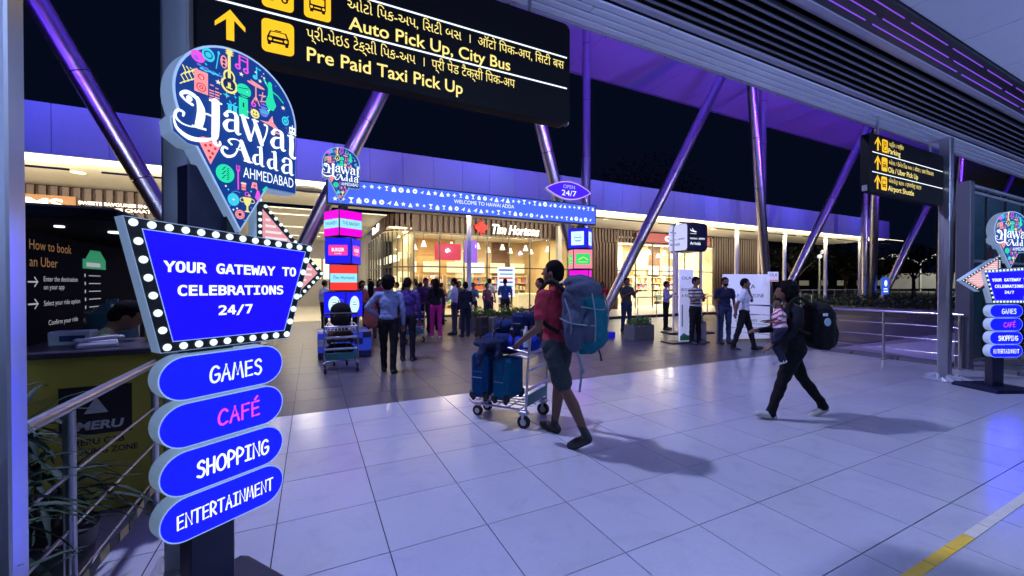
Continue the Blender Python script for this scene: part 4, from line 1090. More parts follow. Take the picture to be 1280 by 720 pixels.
def totem(label, x, y, rz, mirror=False):
    t = thing('sign_totem', label, 'sign', (x, y, 0), R(rz))
    X = (lambda s: .05 - (s - .235) * 1.65) if mirror else (lambda s: s)
    OFF = 0
    # post and base
    b = MB(); b.box((.055, .115, 1.02), (.175, .10, 2.04), bev=.006); b.build('post', mat('navy_post', (.008, .010, .035), .4), t)
    b = MB(); b.prism([(-.26, 0), (.38, 0), (.38, .03), (.34, .055), (-.22, .055), (-.26, .03)], -.16, .40); b.build('base', mat('navy_base', (.008, .010, .03), .5, spec=.2), t)
    # pills
    for txt, z, m, (x0, x1), h in (('GAMES', 1.150, PALEY, (.015, .225), .068), ('CAFÉ', .958, PINKT, (.045, .215), .066), ('SHOPPING', .764, WG, (-.035, .255), .066), ('ENTERTAINMENT', .577, WG, (-.105, .275), .056)):
        hw, r = .247, .091; cx = .083
        out = [(cx - hw + r + r * math.cos(a), z + r * math.sin(a)) for a in [PI / 2 + PI * i / 16 for i in range(17)]] + [(cx + hw - r + r * math.cos(a), z + r * math.sin(a)) for a in [-PI / 2 + PI * i / 16 for i in range(17)]]
        inn = [(cx + (p - cx) * .982, z + (q - z) * .95) for p, q in out]
        b = MB().use(RIM); b.prism(out, 0, .085); pb = b.build('light_box', None, t)
        f = Flat(-.001); f.poly(out, RIMG); f.poly(inn, BLUEP); f.build('face', pb)
        f = Flat(-.0022, .00012); comic(f, txt, x0, x1, z - h / 2 - .004, h, .0095 if txt != 'ENTERTAINMENT' else .0072, m); f.build('letters', pb)
    # arrow behind the board
    ar = [(.235, 1.955), (.595, 1.588), (.425, 1.425), (.30, 1.60), (.235, 1.72)]
    pts = [(X(a), c) for a, c in ar]
    b = MB().use(RIM); b.prism(pts, .045, .115); ab = b.build('arrow_box', None, t)
    cx = sum(p[0] for p in pts) / 5; cz = sum(p[1] for p in pts) / 5
    inner = [(X(a), c) for a, c in [(.262, 1.895), (.556, 1.592), (.43, 1.475), (.30, 1.62), (.262, 1.72)]]
    f = Flat(.044); f.poly(pts, BLACK); f.poly(inner, SALMON)
    for k in range(14):       # pale stripes of the pink face, clipped to the triangle
        z = 1.49 + .029 * k
        xr = .556 - (z - 1.592) * (.294 / .303) if z > 1.592 else .43 + (z - 1.475) * (.126 / .117)
        xl = .262 if z > 1.66 else .262 + (1.66 - z) * .9
        if xr - xl > .05: f.rect(min(X(xl + .012), X(xr - .02)), z, max(X(xl + .012), X(xr - .02)), z + .012, SALW)
    f.build('face', ab)
    edge = []
    def walk(a, c, n): edge.extend([(a[0] + (c[0] - a[0]) * i / n, a[1] + (c[1] - a[1]) * i / n) for i in range(n)])
    walk((.250, 1.935), (.577, 1.590), 13); walk((.577, 1.590), (.427, 1.447), 6); walk((.249, 1.78), (.249, 1.90), 4)
    bm_ = MB(); bm_.ell((0, 0, 0), (.0085, .008, .0085), 10); sb = bm_.mesh('bulb', BULB)
    for a, c in edge: link('bulb', sb, ab, (X(a), .040, c))
    # main board: a leaning four sided light box edged with bulbs
    if not mirror: q = [(-.262, 1.782), (.495, 1.735), (.362, 1.262), (-.155, 1.262)]
    else: q = [(-.262, 1.735), (.495, 1.782), (.362, 1.262), (-.130, 1.262)]
    b = MB().use(RIM); b.prism(q, 0, .075); mb = b.build('board_box', None, t)
    qi = [(-.205, 1.737), (.452, 1.697), (.337, 1.305), (-.113, 1.305)] if not mirror else [(-.215, 1.697), (.445, 1.737), (.325, 1.305), (-.088, 1.305)]
    f = Flat(-.001); f.poly(q, RIM); f.poly([(a + (.1 - a) * .008, c + (1.5 - c) * .012) for a, c in q], BLACK); f.poly([(a + (a - .1) * .012, c + (c - 1.5) * .015) for a, c in qi], RIMG); f.poly(qi, BLUEG); f.build('face', mb)
    for txt, cx_, z, w, h, ro in (('YOUR GATEWAY TO', .127, 1.577, .545, .056, -.9), ('CELEBRATIONS', .117, 1.485, .432, .055, -.4), ('24/7', .118, 1.400, .140, .053, .4)):
        lettering(txt, WG, mb, cx_, z, -.004, width=w, height=h, align='CENTER', fn='DejaVuSansMono.woff2', bold=.025, rot=R(ro if not mirror else -ro), name='letters')
    mid = [((a + c[0]) / 2, (b2 + c[1]) / 2) for (a, b2), c in zip(q, qi)]
    bb = MB(); bb.ell((0, 0, 0), (.0145, .010, .0145), 14); bme = bb.mesh('bulb', BULB)
    for i, n in enumerate((13, 7, 9, 7)):
        a, c = mid[i], mid[(i + 1) % 4]
        for k in range(n): link('bulb', bme, mb, (a[0] + (c[0] - a[0]) * k / n, -.005, a[1] + (c[1] - a[1]) * k / n))
    b = MB(); b.box((.128, .06, 1.85), (.05, .04, .2)); b.build('neck', DARK, t)
    # pin logo on top
    add_logo(t)
    return t
totem('tall blue sign post with a pin shaped logo closest to the camera, arrow pointing right', -.40, 2.10, 35)
totem('blue sign post with a pin shaped logo at the right edge, arrow pointing left', 8.84, 2.10, -24, True)

# ---------------------------------------------------------------- black overhead direction signs
YG = glow('amber_sign_print', (1.0, 0.56, 0.01), 1.1)
YT = glow('yellow_letters', (1.0, 0.80, 0.22), 1.1)
SB = mat('black_sign_face', (0.004, 0.004, 0.005), .5, spec=.12, var=0)
def rrect(x0, z0, x1, z1, r, n=5):
    pts = []
    for cx, cz, a0 in ((x1 - r, z1 - r, 0), (x0 + r, z1 - r, 90), (x0 + r, z0 + r, 180), (x1 - r, z0 + r, 270)):
        pts += [(cx + r * math.cos(R(a0 + 90 * k / n)), cz + r * math.sin(R(a0 + 90 * k / n))) for k in range(n + 1)]
    return pts
def arrow(f, x, z, w, h, m):
    f.poly([(x, z + h / 2), (x + w / 2, z + h * .02), (x + w / 2, z - h * .13), (x + w * .13, z + h * .17), (x + w * .13, z - h / 2), (x - w * .13, z - h / 2), (x - w * .13, z + h * .17), (x - w / 2, z - h * .13), (x - w / 2, z + h * .02)], m)
def icon(f, x0, z0, w, h, kind):
    K = SB
    f.poly(rrect(x0, z0, x0 + w, z0 + h, w * .16), YG)
    cx = x0 + w / 2; u = w / 10; cz = z0 + h / 2
    if kind == 'P':
        f.poly(rrect(x0 + 1.6 * u, z0 + h * .14, x0 + w - 1.6 * u, z0 + h * .86, u), K); f.poly(rrect(x0 + 2.2 * u, z0 + h * .19, x0 + w - 2.2 * u, z0 + h * .81, u), YG)
        f.stroke([(cx - 1.3 * u, z0 + h * .27), (cx - 1.3 * u, z0 + h * .73), (cx + .6 * u, z0 + h * .73), (cx + 1.5 * u, z0 + h * .62), (cx + .6 * u, z0 + h * .5), (cx - 1.3 * u, z0 + h * .5)], .9 * u, K); return
    if kind in ('taxi', 'cab'):
        f.poly([(cx - 3.3 * u, cz - .2 * u), (cx - 2.5 * u, cz + 1.9 * u), (cx + 2.5 * u, cz + 1.9 * u), (cx + 3.3 * u, cz - .2 * u)], K); f.poly([(cx - 2.7 * u, cz), (cx - 2.1 * u, cz + 1.55 * u), (cx + 2.1 * u, cz + 1.55 * u), (cx + 2.7 * u, cz)], YG)
        f.rect(cx - 1.0 * u, cz + 2.0 * u, cx + 1.0 * u, cz + 2.4 * u, K)
        f.poly(rrect(cx - 3.4 * u, cz - 2.3 * u, cx + 3.4 * u, cz + .1 * u, .5 * u), K); f.rect(cx - 3.2 * u, cz - 3.1 * u, cx - 2.2 * u, cz - 2.2 * u, K); f.rect(cx + 2.2 * u, cz - 3.1 * u, cx + 3.2 * u, cz - 2.2 * u, K)
        f.ell(cx - 2.4 * u, cz - 1.1 * u, .55 * u, .55 * u, YG); f.ell(cx + 2.4 * u, cz - 1.1 * u, .55 * u, .55 * u, YG); f.rect(cx - 1.4 * u, cz - 1.5 * u, cx + 1.4 * u, cz - 1.0 * u, YG)
    elif kind == 'bus':
        f.poly(rrect(cx - 3.1 * u, cz - 2.8 * u, cx + 3.1 * u, cz + 3.4 * u, .8 * u), K); f.poly(rrect(cx - 2.5 * u, cz - .4 * u, cx + 2.5 * u, cz + 2.3 * u, .4 * u), YG); f.rect(cx - 1.8 * u, cz + 2.6 * u, cx + 1.8 * u, cz + 3.0 * u, YG)
        f.ell(cx - 2.2 * u, cz - 1.6 * u, .55 * u, .55 * u, YG); f.ell(cx + 2.2 * u, cz - 1.6 * u, .55 * u, .55 * u, YG); f.rect(cx - 1.2 * u, cz - 1.9 * u, cx + 1.2 * u, cz - 1.4 * u, YG); f.rect(cx - 2.8 * u, cz - 3.6 * u, cx - 1.6 * u, cz - 2.7 * u, K); f.rect(cx + 1.6 * u, cz - 3.6 * u, cx + 2.8 * u, cz - 2.7 * u, K)
    else:   # auto rickshaw
        f.poly([(cx - 3.4 * u, cz - 1.6 * u), (cx - 2.6 * u, cz + 2.6 * u), (cx + 2.6 * u, cz + 2.6 * u), (cx + 3.4 * u, cz + .4 * u), (cx + 3.4 * u, cz - 1.6 * u)], K); f.poly([(cx - 1.8 * u, cz + .3 * u), (cx - 1.5 * u, cz + 1.9 * u), (cx + .4 * u, cz + 1.9 * u), (cx + .4 * u, cz + .3 * u)], YG); f.poly([(cx + 1 * u, cz + .3 * u), (cx + 1 * u, cz + 1.9 * u), (cx + 2.2 * u, cz + 1.9 * u), (cx + 2.8 * u, cz + .3 * u)], YG)
        for dx in (-2.1, 2.1): f.ell(cx + dx * u, cz - 2.0 * u, 1.1 * u, 1.1 * u, K); f.ell(cx + dx * u, cz - 2.0 * u, .5 * u, .5 * u, YG)
def overhead(label, x0, x1, z0, z1, y, rows):
    t = thing('direction_sign', label, 'sign', (x0, y, z0))
    W, H = x1 - x0, z1 - z0
    b = MB(); b.prism(rrect(0, 0, W, H, .06), 0, .10); body = b.build('sign_box', SB, t)
    for dx in (.35, W - .35): b = MB(); b.cyl((dx, .05, H), (dx, .05, 3.92 - z0), .016, n=8); b.build('hanger_rod', STEEL, t)
    f = Flat(-.0015)
    for zz in rows['lines']: f.rect(rows['lx'] - x0, zz - z0 - .006, W - .03, zz - z0 + .006, WG)
    for (ax, az, aw, ah) in rows['arrows']: arrow(f, ax - x0, az - z0, aw, ah, YG)
    for (ix, iz, iw, ih, kd) in rows['icons']: icon(f, ix - x0, iz - z0, iw, ih, kd)
    f.build('pictograms', body)
    for (s, tx, tz, w, h, bo) in rows['text']: lettering(s, YT, body, tx - x0, tz - z0, -.002, width=w, height=h, bold=bo, name='letters')
    c = MB()
    for dx in (.0, W): c.box((dx, .05, .05), (.01, .06, .08), bev=.003)
    c.build('end_clip', STEEL, t)
SY = 2.8
overhead('long black hanging sign pointing to the auto, city bus and taxi pick up', -.60, 1.915, 2.845, 3.665, SY, dict(
    lx=-.55, lines=(3.138, 3.388),
    arrows=[(-.41, 3.01, .145, .175), (-.41, 3.265, .145, .175), (-.41, 3.52, .145, .17)],
    icons=[(-.257, 2.905, .168, .195, 'taxi'), (-.255, 3.165, .165, .19, 'auto'), (-.035, 3.165, .150, .19, 'bus'), (-.255, 3.415, .165, .19, 'P')],
    text=[('પ્રી-પેઇડ ટેક્સી િપક-અપ  ।  प्री पेड टैक्सी िपक-अप', -.022, 3.040, 1.43, .070, 0.0), ('Pre Paid Taxi Pick Up', -.020, 2.905, 1.005, .088, .012),
          ('ઓટો િપક-અપ, િસટી બસ  ।  ऑटो िपक-अप, िसटी बस', .212, 3.290, 1.645, .070, 0.0), ('Auto Pick Up, City Bus', .218, 3.163, 1.15, .088, .012)]))
overhead('black hanging sign pointing to parking, ride pick up and airport shuttle', 6.79, 9.16, 2.80, 3.60, SY, dict(
    lx=6.87, lines=(3.075, 3.345),
    arrows=[(7.02, 2.95, .17, .20), (7.02, 3.215, .17, .20), (7.02, 3.475, .17, .19)],
    icons=[(7.12, 2.85, .165, .19, 'bus'), (7.12, 3.115, .165, .19, 'cab'), (7.12, 3.375, .165, .18, 'P')],
    text=[('પાર્િકંગ । पार्िकंग', 7.34, 3.490, .44, .060, .0), ('Parking', 7.32, 3.385, .36, .078, .012),
          ('ઓલા / ઉબેર િપક અપ । ओला / उबर िपकअप', 7.34, 3.235, 1.45, .060, 0), ('Ola / Uber Pick Up', 7.32, 3.120, .93, .078, .012),
          ('એરપોર્ટ શટલ । एयरपोर्ट शटल', 7.34, 2.975, 1.02, .060, 0), ('Airport Shuttle', 7.32, 2.860, .80, .078, .012)]))

# ---------------------------------------------------------------- welcome gate: banner on two cube towers
GY = 9.5
LAV = glow('banner_face', (0.07, 0.16, 0.95), .95)
t = thing('welcome_banner', 'long blue lit banner across the walkway reading welcome', 'banner', (.29, GY - .05, 3.24))
b = MB(); b.box((3.545, .06, .285), (7.09, .12, .57), bev=.004); bo = b.build('banner_box', mat('navy_case', (.01, .012, .06), .4), t)
f = Flat(-.002); f.rect(.03, .03, 7.06, .54, LAV)
rn = random.Random(3)
def glyph(f, x, z, s, k):
    if k == 0: f.ell(x, z, s, s, WG, 12); f.ell(x, z, s * .35, s * .35, LAV, 8)
    elif k == 1: f.poly([(x - s, z + s), (x + s, z + s), (x, z)], WG); f.rect(x - .2 * s, z - s, x + .2 * s, z, WG); f.rect(x - .6 * s, z - s, x + .6 * s, z - .75 * s, WG)
    elif k == 2: f.star(x, z, s, WG)
    elif k == 3: f.poly([(x - s, z - s * .6), (x + s, z + s * .9), (x + s * .4, z - s), (x, z - s * .3)], WG)
    elif k == 4: f.rect(x - s * .8, z - s, x + s * .8, z + s * .3, WG); f.ell(x, z + s * .5, s * .45, s * .5, WG, 10)
    elif k == 5: f.star(x, z, s, WG, 4, .35)
    elif k == 6: f.poly([(x - s, z - s), (x + s, z - s), (x, z + s)], WG)
for r_, (zz, ph) in enumerate(((.445, 0), (.125, .5))):
    for i in range(44):
        x = .12 + .159 * (i + ph * .6)
        if x > 6.98: break
        glyph(f, x, zz + rn.uniform(-.01, .01), rn.uniform(.045, .062), (i * 3 + r_ * 2 + i // 5) % 7)
f.build('icons', bo)
lettering('WELCOME TO HAWAI ADDA', WG, bo, 2.80, .255, f.y - .0006 + 0, width=1.62, height=.095, bold=0.0, name='letters')
t = thing('logo_sign', 'small pin shaped logo sign standing on the left end of the welcome banner', 'sign', (.66, GY - .32, 0))
for o in add_logo(t, (-.2 - .0, 0, -.68 + .0), 2.0): pass
for o in t.children: o.location = (-.30, .05, 3.235 - 1.775 * 1.40); o.scale = (1.42, 1.42, 1.42)
b = MB(); b.box((-.09, .22, 3.75), (.08, .10, .5)); b.build('bracket', DARK, t)
t = thing('lens_sign', 'violet lens shaped sign reading open over the right part of the banner', 'sign', (6.33, GY - .22, 3.84))
out = [(-.74 + 1.48 * i / 20, .26 + .25 * (math.sin(PI * i / 20) ** .85)) for i in range(21)] + [(.74 - 1.48 * i / 20, .26 - .25 * (math.sin(PI * i / 20) ** .85)) for i in range(1, 20)]
b = MB(); b.prism(out, 0, .09); lb = b.build('light_box', RIM, t)
f = Flat(-.001); f.poly(out, glow('violet_rim', (.75, .4, 1), 1.1)); f.poly([(a * .95, .26 + (c - .26) * .90) for a, c in out], glow('violet_face', (.06, .015, 1.0), 1.0)); f.build('face', lb)
lettering('OPEN', gp('lilac', (.6, .55, 1), .9), lb, 0, .315, -.003, width=.38, height=.10, align='CENTER', name='letters'); lettering('24/7', WG, lb, 0, .115, -.003, width=.48, height=.155, align='CENTER', name='letters')

MAGF = glow('magenta_face', (.95, .0, .75), 1.0); REDF = glow('red_face', (1.0, .045, .03), 1.0); BLF = glow('blue_cube_face', (.01, .01, .95), 1.1); CYF = glow('cyan_label', (.30, .80, 1), 1.1); CYB = glow('cyan_cube_face', (.02, .12, 1), 1.0)
GRF = glow('green_label', (.03, .75, .15), 1.0); PKF = glow('pink_border', (1.0, .25, .35), 1.0); DTX = mat('dark_print', (.02, .05, .15), .6)
def cube_tower(label, x, y, cubes, base_h, base_kind):
    t = thing('cube_tower', label, 'sign tower', (x, y, 0))
    b = MB(); b.cyl((0, 0, .02), (0, 0, 3.22), .10, n=12); b.build('core_post', BLACK, t)
    s = .56
    for (z, ang, face, lab) in cubes:
        e = MB(); e.box((0, 0, 0), (s, s, s), bev=.012); cb = e.build('cube', mat('cube_frame', (.02, .015, .06), .4), t, loc=(0, 0, z), rot=(0, 0, R(ang)))
        for q in range(4):
            f = Flat(-s / 2 - .002); h = s / 2 - .018
            f.rect(-h, -h, h, h, face)
            if lab == 'band': f.rect(-h, -.10, h, .085, CYF)
            if lab == 'circle': f.ell(0, 0, .155, .185, gp('pale_cyan', (.7, .95, 1), 1.1)); f.ring(0, .0, .12, .008, GR); f.stroke([(-.05, .05), (.05, .05)], .012, NAV); f.stroke([(-.07, 0), (.07, 0)], .012, NAV); f.stroke([(-.04, -.05), (.04, -.05)], .012, GR)
            if lab == 'plaque': f.poly(rrect(-.20, -.10, .20, .12, .02), gp('plaque', (.95, .05, .35), 1.0))
            if lab == 'square': f.rect(-h, -h, h, h, BLF); f.rect(-.19, -.19, .17, .19, gp('pale_cyan', (.7, .95, 1), 1.1)); f.ring(0, 0, .10, .01, CYB); f.stroke([(-.08, .02), (.08, .02)], .02, CYB); f.stroke([(-.06, -.06), (.06, -.06)], .02, CYB)
            if lab == 'green': f.rect(-h, -h, h, h, PKF); f.rect(-.20, -.15, .20, .15, GRF); f.stroke([(-.13, -.03), (0, .05), (.13, -.02)], .02, gp('yellow', (.95, .85, .25)), curve=True); f.rect(-.13, -.09, .13, -.075, gp('yellow', (.95, .85, .25)))
            o = f.build('face', cb); o.rotation_euler = (0, 0, PI / 2 * q)
            if lab == 'plaque':
                l = lettering('BURGER', WG, cb, 0, -.015, -s / 2 - .006, width=.26, height=.075, align='CENTER', bold=.02, name='letters'); l.rotation_euler = (0, 0, PI / 2 * q)
                l = lettering('KITCHEN', WG, cb, 0, -.075, -s / 2 - .006, width=.14, height=.03, align='CENTER', name='letters'); l.rotation_euler = (0, 0, PI / 2 * q)
            if lab == 'band':
                l = lettering({MAGF: 'THE BAKERY', REDF: 'Tim Hortons'}[face], DTX, cb, 0, -.035, -s / 2 - .006, width=.42, height=.075, align='CENTER', shear=.2 if face == REDF else 0, name='letters'); l.rotation_euler = (0, 0, PI / 2 * q)
    if base_kind == 'pattern':
        b = MB()
        cols = [glow('base_blue', (.02, .05, .55), .6), mat('base_navy', (.01, .015, .08), .5), mat('base_white', (.55, .58, .7), .5)]
        rn2 = random.Random(9); n = 6; w = 1.02 / n
        for iz in range(4):
            for ix in range(n):
                for iy in (0, n - 1):
                    b.use(rn2.choice(cols)); b.box((-.51 + w * (ix + .5), -.51 + w * (iy + .5), .085 + .13 * iz), (w - .004, w - .004, .126), bev=.003)
            for iy in range(1, n - 1):
                for ix in (0, n - 1): b.use(rn2.choice(cols)); b.box((-.51 + w * (ix + .5), -.51 + w * (iy + .5), .085 + .13 * iz), (w - .004, w - .004, .126), bev=.003)
        o = b.build('tiled_base', None, t); o['kind'] = 'stuff'
        b = MB(); b.box((0, 0, .27), (.7, .7, .5)); b.build('base_core', BLACK, t)
    else:
        b = MB(); b.box((.15, 0, .09), (1.5, .9, .16), bev=.01); b.build('base', glow('blue_base', (.01, .01, .5), .7), t)
    return t
cube_tower('left cube tower of the gate, magenta cube on top of blue and red ones', .62, GY, [(2.82, 30, MAGF, 'band'), (2.24, 65, BLF, 'plaque'), (1.675, 88, REDF, 'band'), (1.10, 48, BLF, 'circle')], .5, 'pattern')
cube_tower('right cube tower of the gate with a green label and pink border cube', 6.88, GY + .02, [(2.82, 40, BLF, 'square'), (2.24, 70, PKF, 'green'), (1.66, 45, MAGF, 'x'), (1.09, 60, BLF, 'circle')], .2, 'flat')

# ---------------------------------------------------------------- arrivals cube lantern
t = thing('arrivals_sign', 'cube shaped arrivals sign, one white face and one navy face, on thin legs', 'sign', (10.55, 8.95, 0), R(-12 - 4))
WF = glow('white_sign_face', (.62, .66, 1.0), .95); NF = mat('navy_sign_face', (.010, .012, .05), .4)
b = MB(); b.box((0, 0, 2.97), (.80, .80, .86), bev=.06); body = b.build('cube_body', NF, t, rot=(0, 0, R(-78)))
def planeicon(f, x, z, s, m): f.poly([(x - s, z + s * .2), (x - s * .75, z), (x + s * .6, z - s * .25), (x + s, z - s * .15), (x + s * .7, z + s * .05), (x + .1 * s, z + .12 * s), (x - .25 * s, z + .7 * s), (x - .42 * s, z + .7 * s), (x - .2 * s, z + .15 * s), (x - .7 * s, z + .2 * s), (x - .9 * s, z + .5 * s), (x - s, z + .45 * s)], m); f.rect(x - s, z - s * .62, x + s * .9, z - s * .54, m)
for k, (fm, tm) in enumerate(((WF, NF), (NF, WG))):
    f = Flat(-.404); f.poly(rrect(-.375, 2.57, .375, 3.37, .09), fm); planeicon(f, -.18, 3.14, .13, tm); o = f.build('face', body); o.rotation_euler = (0, 0, PI / 2 * (k))
    for s_, z, w, h in (('આગમન । आगमन', 2.89, .60, .065), ('Arrivals', 2.73, .42, .10)):
        l = lettering(s_, tm, body, -.32, z, -.408, width=w, height=h, name='letters', bold=.01); l.rotation_euler = (0, 0, PI / 2 * k)
for dx, dy in ((-.48, -.0), (.48, .0)):
    b = MB(); b.cyl((dx, dy, 0), (dx, dy, 3.3), .03, n=10); b.build('leg', WHITEP, t)
b = MB(); b.tube([(-.48, 0, 3.3), (-.42, 0, 3.42), (-.3, 0, 3.46), (.3, 0, 3.46), (.42, 0, 3.42), (.48, 0, 3.3)], .018); b.build('top_bar', DARK, t)
b = MB(); b.box((0, 0, .03), (1.5, .6, .05), bev=.02); b.build('foot', BLACK, t)

# ---------------------------------------------------------------- ride boards
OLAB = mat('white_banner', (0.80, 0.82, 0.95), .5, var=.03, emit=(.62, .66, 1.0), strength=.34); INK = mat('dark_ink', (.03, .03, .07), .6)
t = thing('standing_board', 'narrow white standing board behind the man in the striped shirt', 'board', (8.62, 7.55, 0), R(-12))
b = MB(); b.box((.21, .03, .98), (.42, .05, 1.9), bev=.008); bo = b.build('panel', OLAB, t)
for s_, z, h, w in (('OLA', 1.66, .085, .30), ('BOOK', 1.36, .08, .30), ('A RIDE', 1.20, .08, .32)): lettering(s_, INK, bo, .05, z, .001, width=w, height=h, name='letters')
f = Flat(.002); f.rect(.01, .06, .41, .17, mat('board_green', (.05, .28, .08), .6)); f.poly([(.01, .17), (.41, .17), (.41, .24), (.25, .19), (.12, .26)], mat('board_teal', (.1, .35, .3), .6)); f.rect(.06, .42, .09, 1.0, INK); f.build('print', bo)
b = MB(); b.box((.2, .05, .02), (1.15, .5, .03), bev=.01); b.build('foot', BLACK, t)
t = thing('ride_board', 'wide white board with large dark letters behind the men by the railing', 'board', (9.93, 7.25, 0), R(-20))
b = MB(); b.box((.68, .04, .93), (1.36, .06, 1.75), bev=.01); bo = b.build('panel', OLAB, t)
lettering('OLA', INK, bo, .52, 1.42, .006, width=.40, height=.12, name='letters'); lettering('BOARDING ZONE', INK, bo, .12, 1.18, .006, width=1.05, height=.10, name='letters'); lettering('ola . operators', INK, bo, .35, .52, .006, width=.62, height=.10, name='letters')
f = Flat(.007); f.rect(.1, .70, 1.2, .715, INK); f.rect(.1, .36, 1.2, .37, INK); f.build('print', bo)
t = thing('small_placard', 'small white placard with a red stripe at the top corner of the wide board', 'placard', (11.0, 6.72, 0), R(-20))
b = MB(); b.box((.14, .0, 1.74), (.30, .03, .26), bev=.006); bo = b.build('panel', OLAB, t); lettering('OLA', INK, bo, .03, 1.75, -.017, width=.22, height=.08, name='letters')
b = MB(); b.box((.14, .02, .81), (.025, .025, 1.62)); b.build('stick', DARK, t)
f = Flat(-.0165); f.rect(.02, 1.63, .27, 1.655, RD); f.build('print', bo)

# ---------------------------------------------------------------- ride booking booth and cab counter, left
BW = mat('booth_black', (.004, .006, .012), .9, var=.2, spec=.08); OR = glow('orange_print', (.55, .28, .10), .35); WP = glow('white_booth_print', (.6, .65, .7), .55)
t = thing('booking_booth', 'black ride booking booth with orange and white printed instructions', 'booth', (-1.9, 4.2, 0))
b = MB(); b.box((-.05, 1.05, .97), (.08, 3.4, 1.94), bev=.01); w_ = b.build('printed_wall', BW, t)
b = MB(); b.box((-.5, 2.77, .97), (.9, .08, 1.94), bev=.01); b.build('back_wall', BW, t)
b = MB(); b.box((-.55, 1.35, 2.05), (2.3, 3.1, .10), bev=.02); rf = b.build('roof', BW, t)
b = MB(); b.cyl((.35, .6, 1.985), (.35, .6, 1.998), .06, n=14); b.build('spot_lamp', COOLL, rf); b = MB(); b.cyl((.1, .3, 1.985), (.1, .3, 1.998), .03, n=14); b.build('spot_lamp', COOLL, rf)
# local print plane: rotate so that it faces +X
def booth_text(s_, y0, z, w, h, m, fn=None):
    l = lettering(s_, m, w_, 0, z, 0, width=w, height=h, name='letters'); l.rotation_euler = (0, 0, PI / 2); l.location = (-.008, y0, 0)
booth_text('How to book', .16, 1.80, .60, .080, OR); booth_text('an Uber', .16, 1.67, .38, .080, OR)
booth_text('Enter the destination', .34, 1.555, .52, .042, WP); booth_text('on your app', .34, 1.49, .30, .042, WP); booth_text('Select your ride option', .34, 1.36, .56, .042, WP); booth_text('Confirm your ride', .40, 1.20, .46, .042, WP)
f = Flat(0)
for z in (1.55, 1.38): f.stroke([(.14, z), (.26, z)], .012, WP); f.stroke([(.22, z + .035), (.26, z), (.22, z - .035)], .012, WP)
GP_ = glow('booth_green', (.02, .42, .20), .5); f.rect(.95, 1.68, 1.42, 1.77, GP_); f.poly([(1.0, 1.77), (1.1, 1.86), (1.3, 1.86), (1.42, 1.77)], GP_); f.rect(1.02, 1.70, 1.30, 1.74, WP)
for k in range(6): f.rect(.98, 1.60 - .075 * k, 1.0, 1.63 - .075 * k, WP); f.rect(1.06, 1.61 - .075 * k, 1.30, 1.618 - .075 * k, WP)
o = f.build('print', w_); o.rotation_euler = (0, 0, PI / 2); o.location = (-.008, 0, 0)
YC = mat('counter_yellow', (.42, .36, .04), .55, var=.12)
t = thing('cab_counter', 'olive yellow cab booking counter with a dark top behind the railing', 'counter', (-1.72, 3.62, 0))
b = MB(); b.box((.42, .30, .54), (.84, .6, 1.04), bev=.008); cb = b.build('counter_box', YC, t)
b = MB(); b.box((.42, .28, 1.085), (.92, .72, .04), bev=.008); b.build('counter_top', mat('dark_laminate', (.05, .045, .06), .3), t)
f = Flat(-.001); f.rect(.26, .54, .62, .86, mat('counter_black', (.012, .012, .014), .5)); f.build('print', cb)
MW = mat('white_ink', (.55, .55, .55), .6)
lettering('MERU', MW, cb, .34, .575, -.003, width=.24, height=.055, bold=.04, shear=.15, name='letters'); lettering('MERU CAB', BLACK, cb, .32, .475, -.003, width=.26, height=.040, bold=.02, name='letters'); lettering('BOOKING ZONE', BLACK, cb, .27, .41, -.003, width=.38, height=.040, bold=.02, name='letters')
f = Flat(-.003); f.poly([(.38, .68), (.44, .79), (.50, .68)], MW); f.build('emblem', cb)
t = thing('counter_screen', 'yellow backed notice screen standing on the cab counter', 'notice', (-1.12, 3.98, 1.105), R(6))
b = MB(); b.box((.12, 0, .16), (.26, .03, .32), bev=.006); p_ = b.build('panel', YC, t); f = Flat(-.017); f.rect(.04, .06, .2, .24, BLACK); f.poly([(.08, .12), (.12, .20), (.16, .12)], MW); f.build('print', p_)
b = MB(); b.box((.12, .03, .012), (.16, .12, .02)); b.build('stand', BLACK, t)
t = thing('phone', 'pale desk telephone lying on the cab counter', 'telephone', (-1.30, 3.70, 1.106), R(20))
b = MB(); b.box((0, 0, .022), (.20, .15, .04), Matrix.Rotation(R(6), 3, 'X'), .01); b.build('base', mat('phone_grey', (.45, .45, .5), .4), t)
b = MB(); b.cyl((-.08, -.03, .055), (.10, -.03, .065), .014, n=8); b.ell((-.09, -.03, .052), (.025, .022, .018), 10); b.ell((.11, -.03, .06), (.025, .022, .018), 10); b.build('handset', mat('phone_grey', (.45, .45, .5), .4), t)
t = thing('card_machine', 'small white box with a printed label behind the telephone on the counter', 'box', (-1.50, 3.92, 1.106))
b = MB(); b.box((0, 0, .05), (.22, .12, .10), bev=.008); p_ = b.build('case', mat('machine_white', (.5, .56, .56), .5), t); f = Flat(-.061); f.rect(-.05, .03, .08, .07, DTX); f.build('label_print', p_)
t = thing('water_jar', 'round translucent blue water jar behind the cab counter', 'water jar', (-1.52, 4.6, .95))
b = MB(); b.cyl((0, 0, 0), (0, 0, .34), .17, .17, 20); b.cyl((0, 0, .34), (0, 0, .42), .17, .05, 20); b.cyl((0, 0, .42), (0, 0, .46), .04, n=12); b.build('bottle', mat('jar_blue', (.03, .09, .11), .2), t)
b = MB(); b.box((0, 0, -.47), (.40, .40, .95), bev=.02); b.build('cooler_stand', BLACK, t)
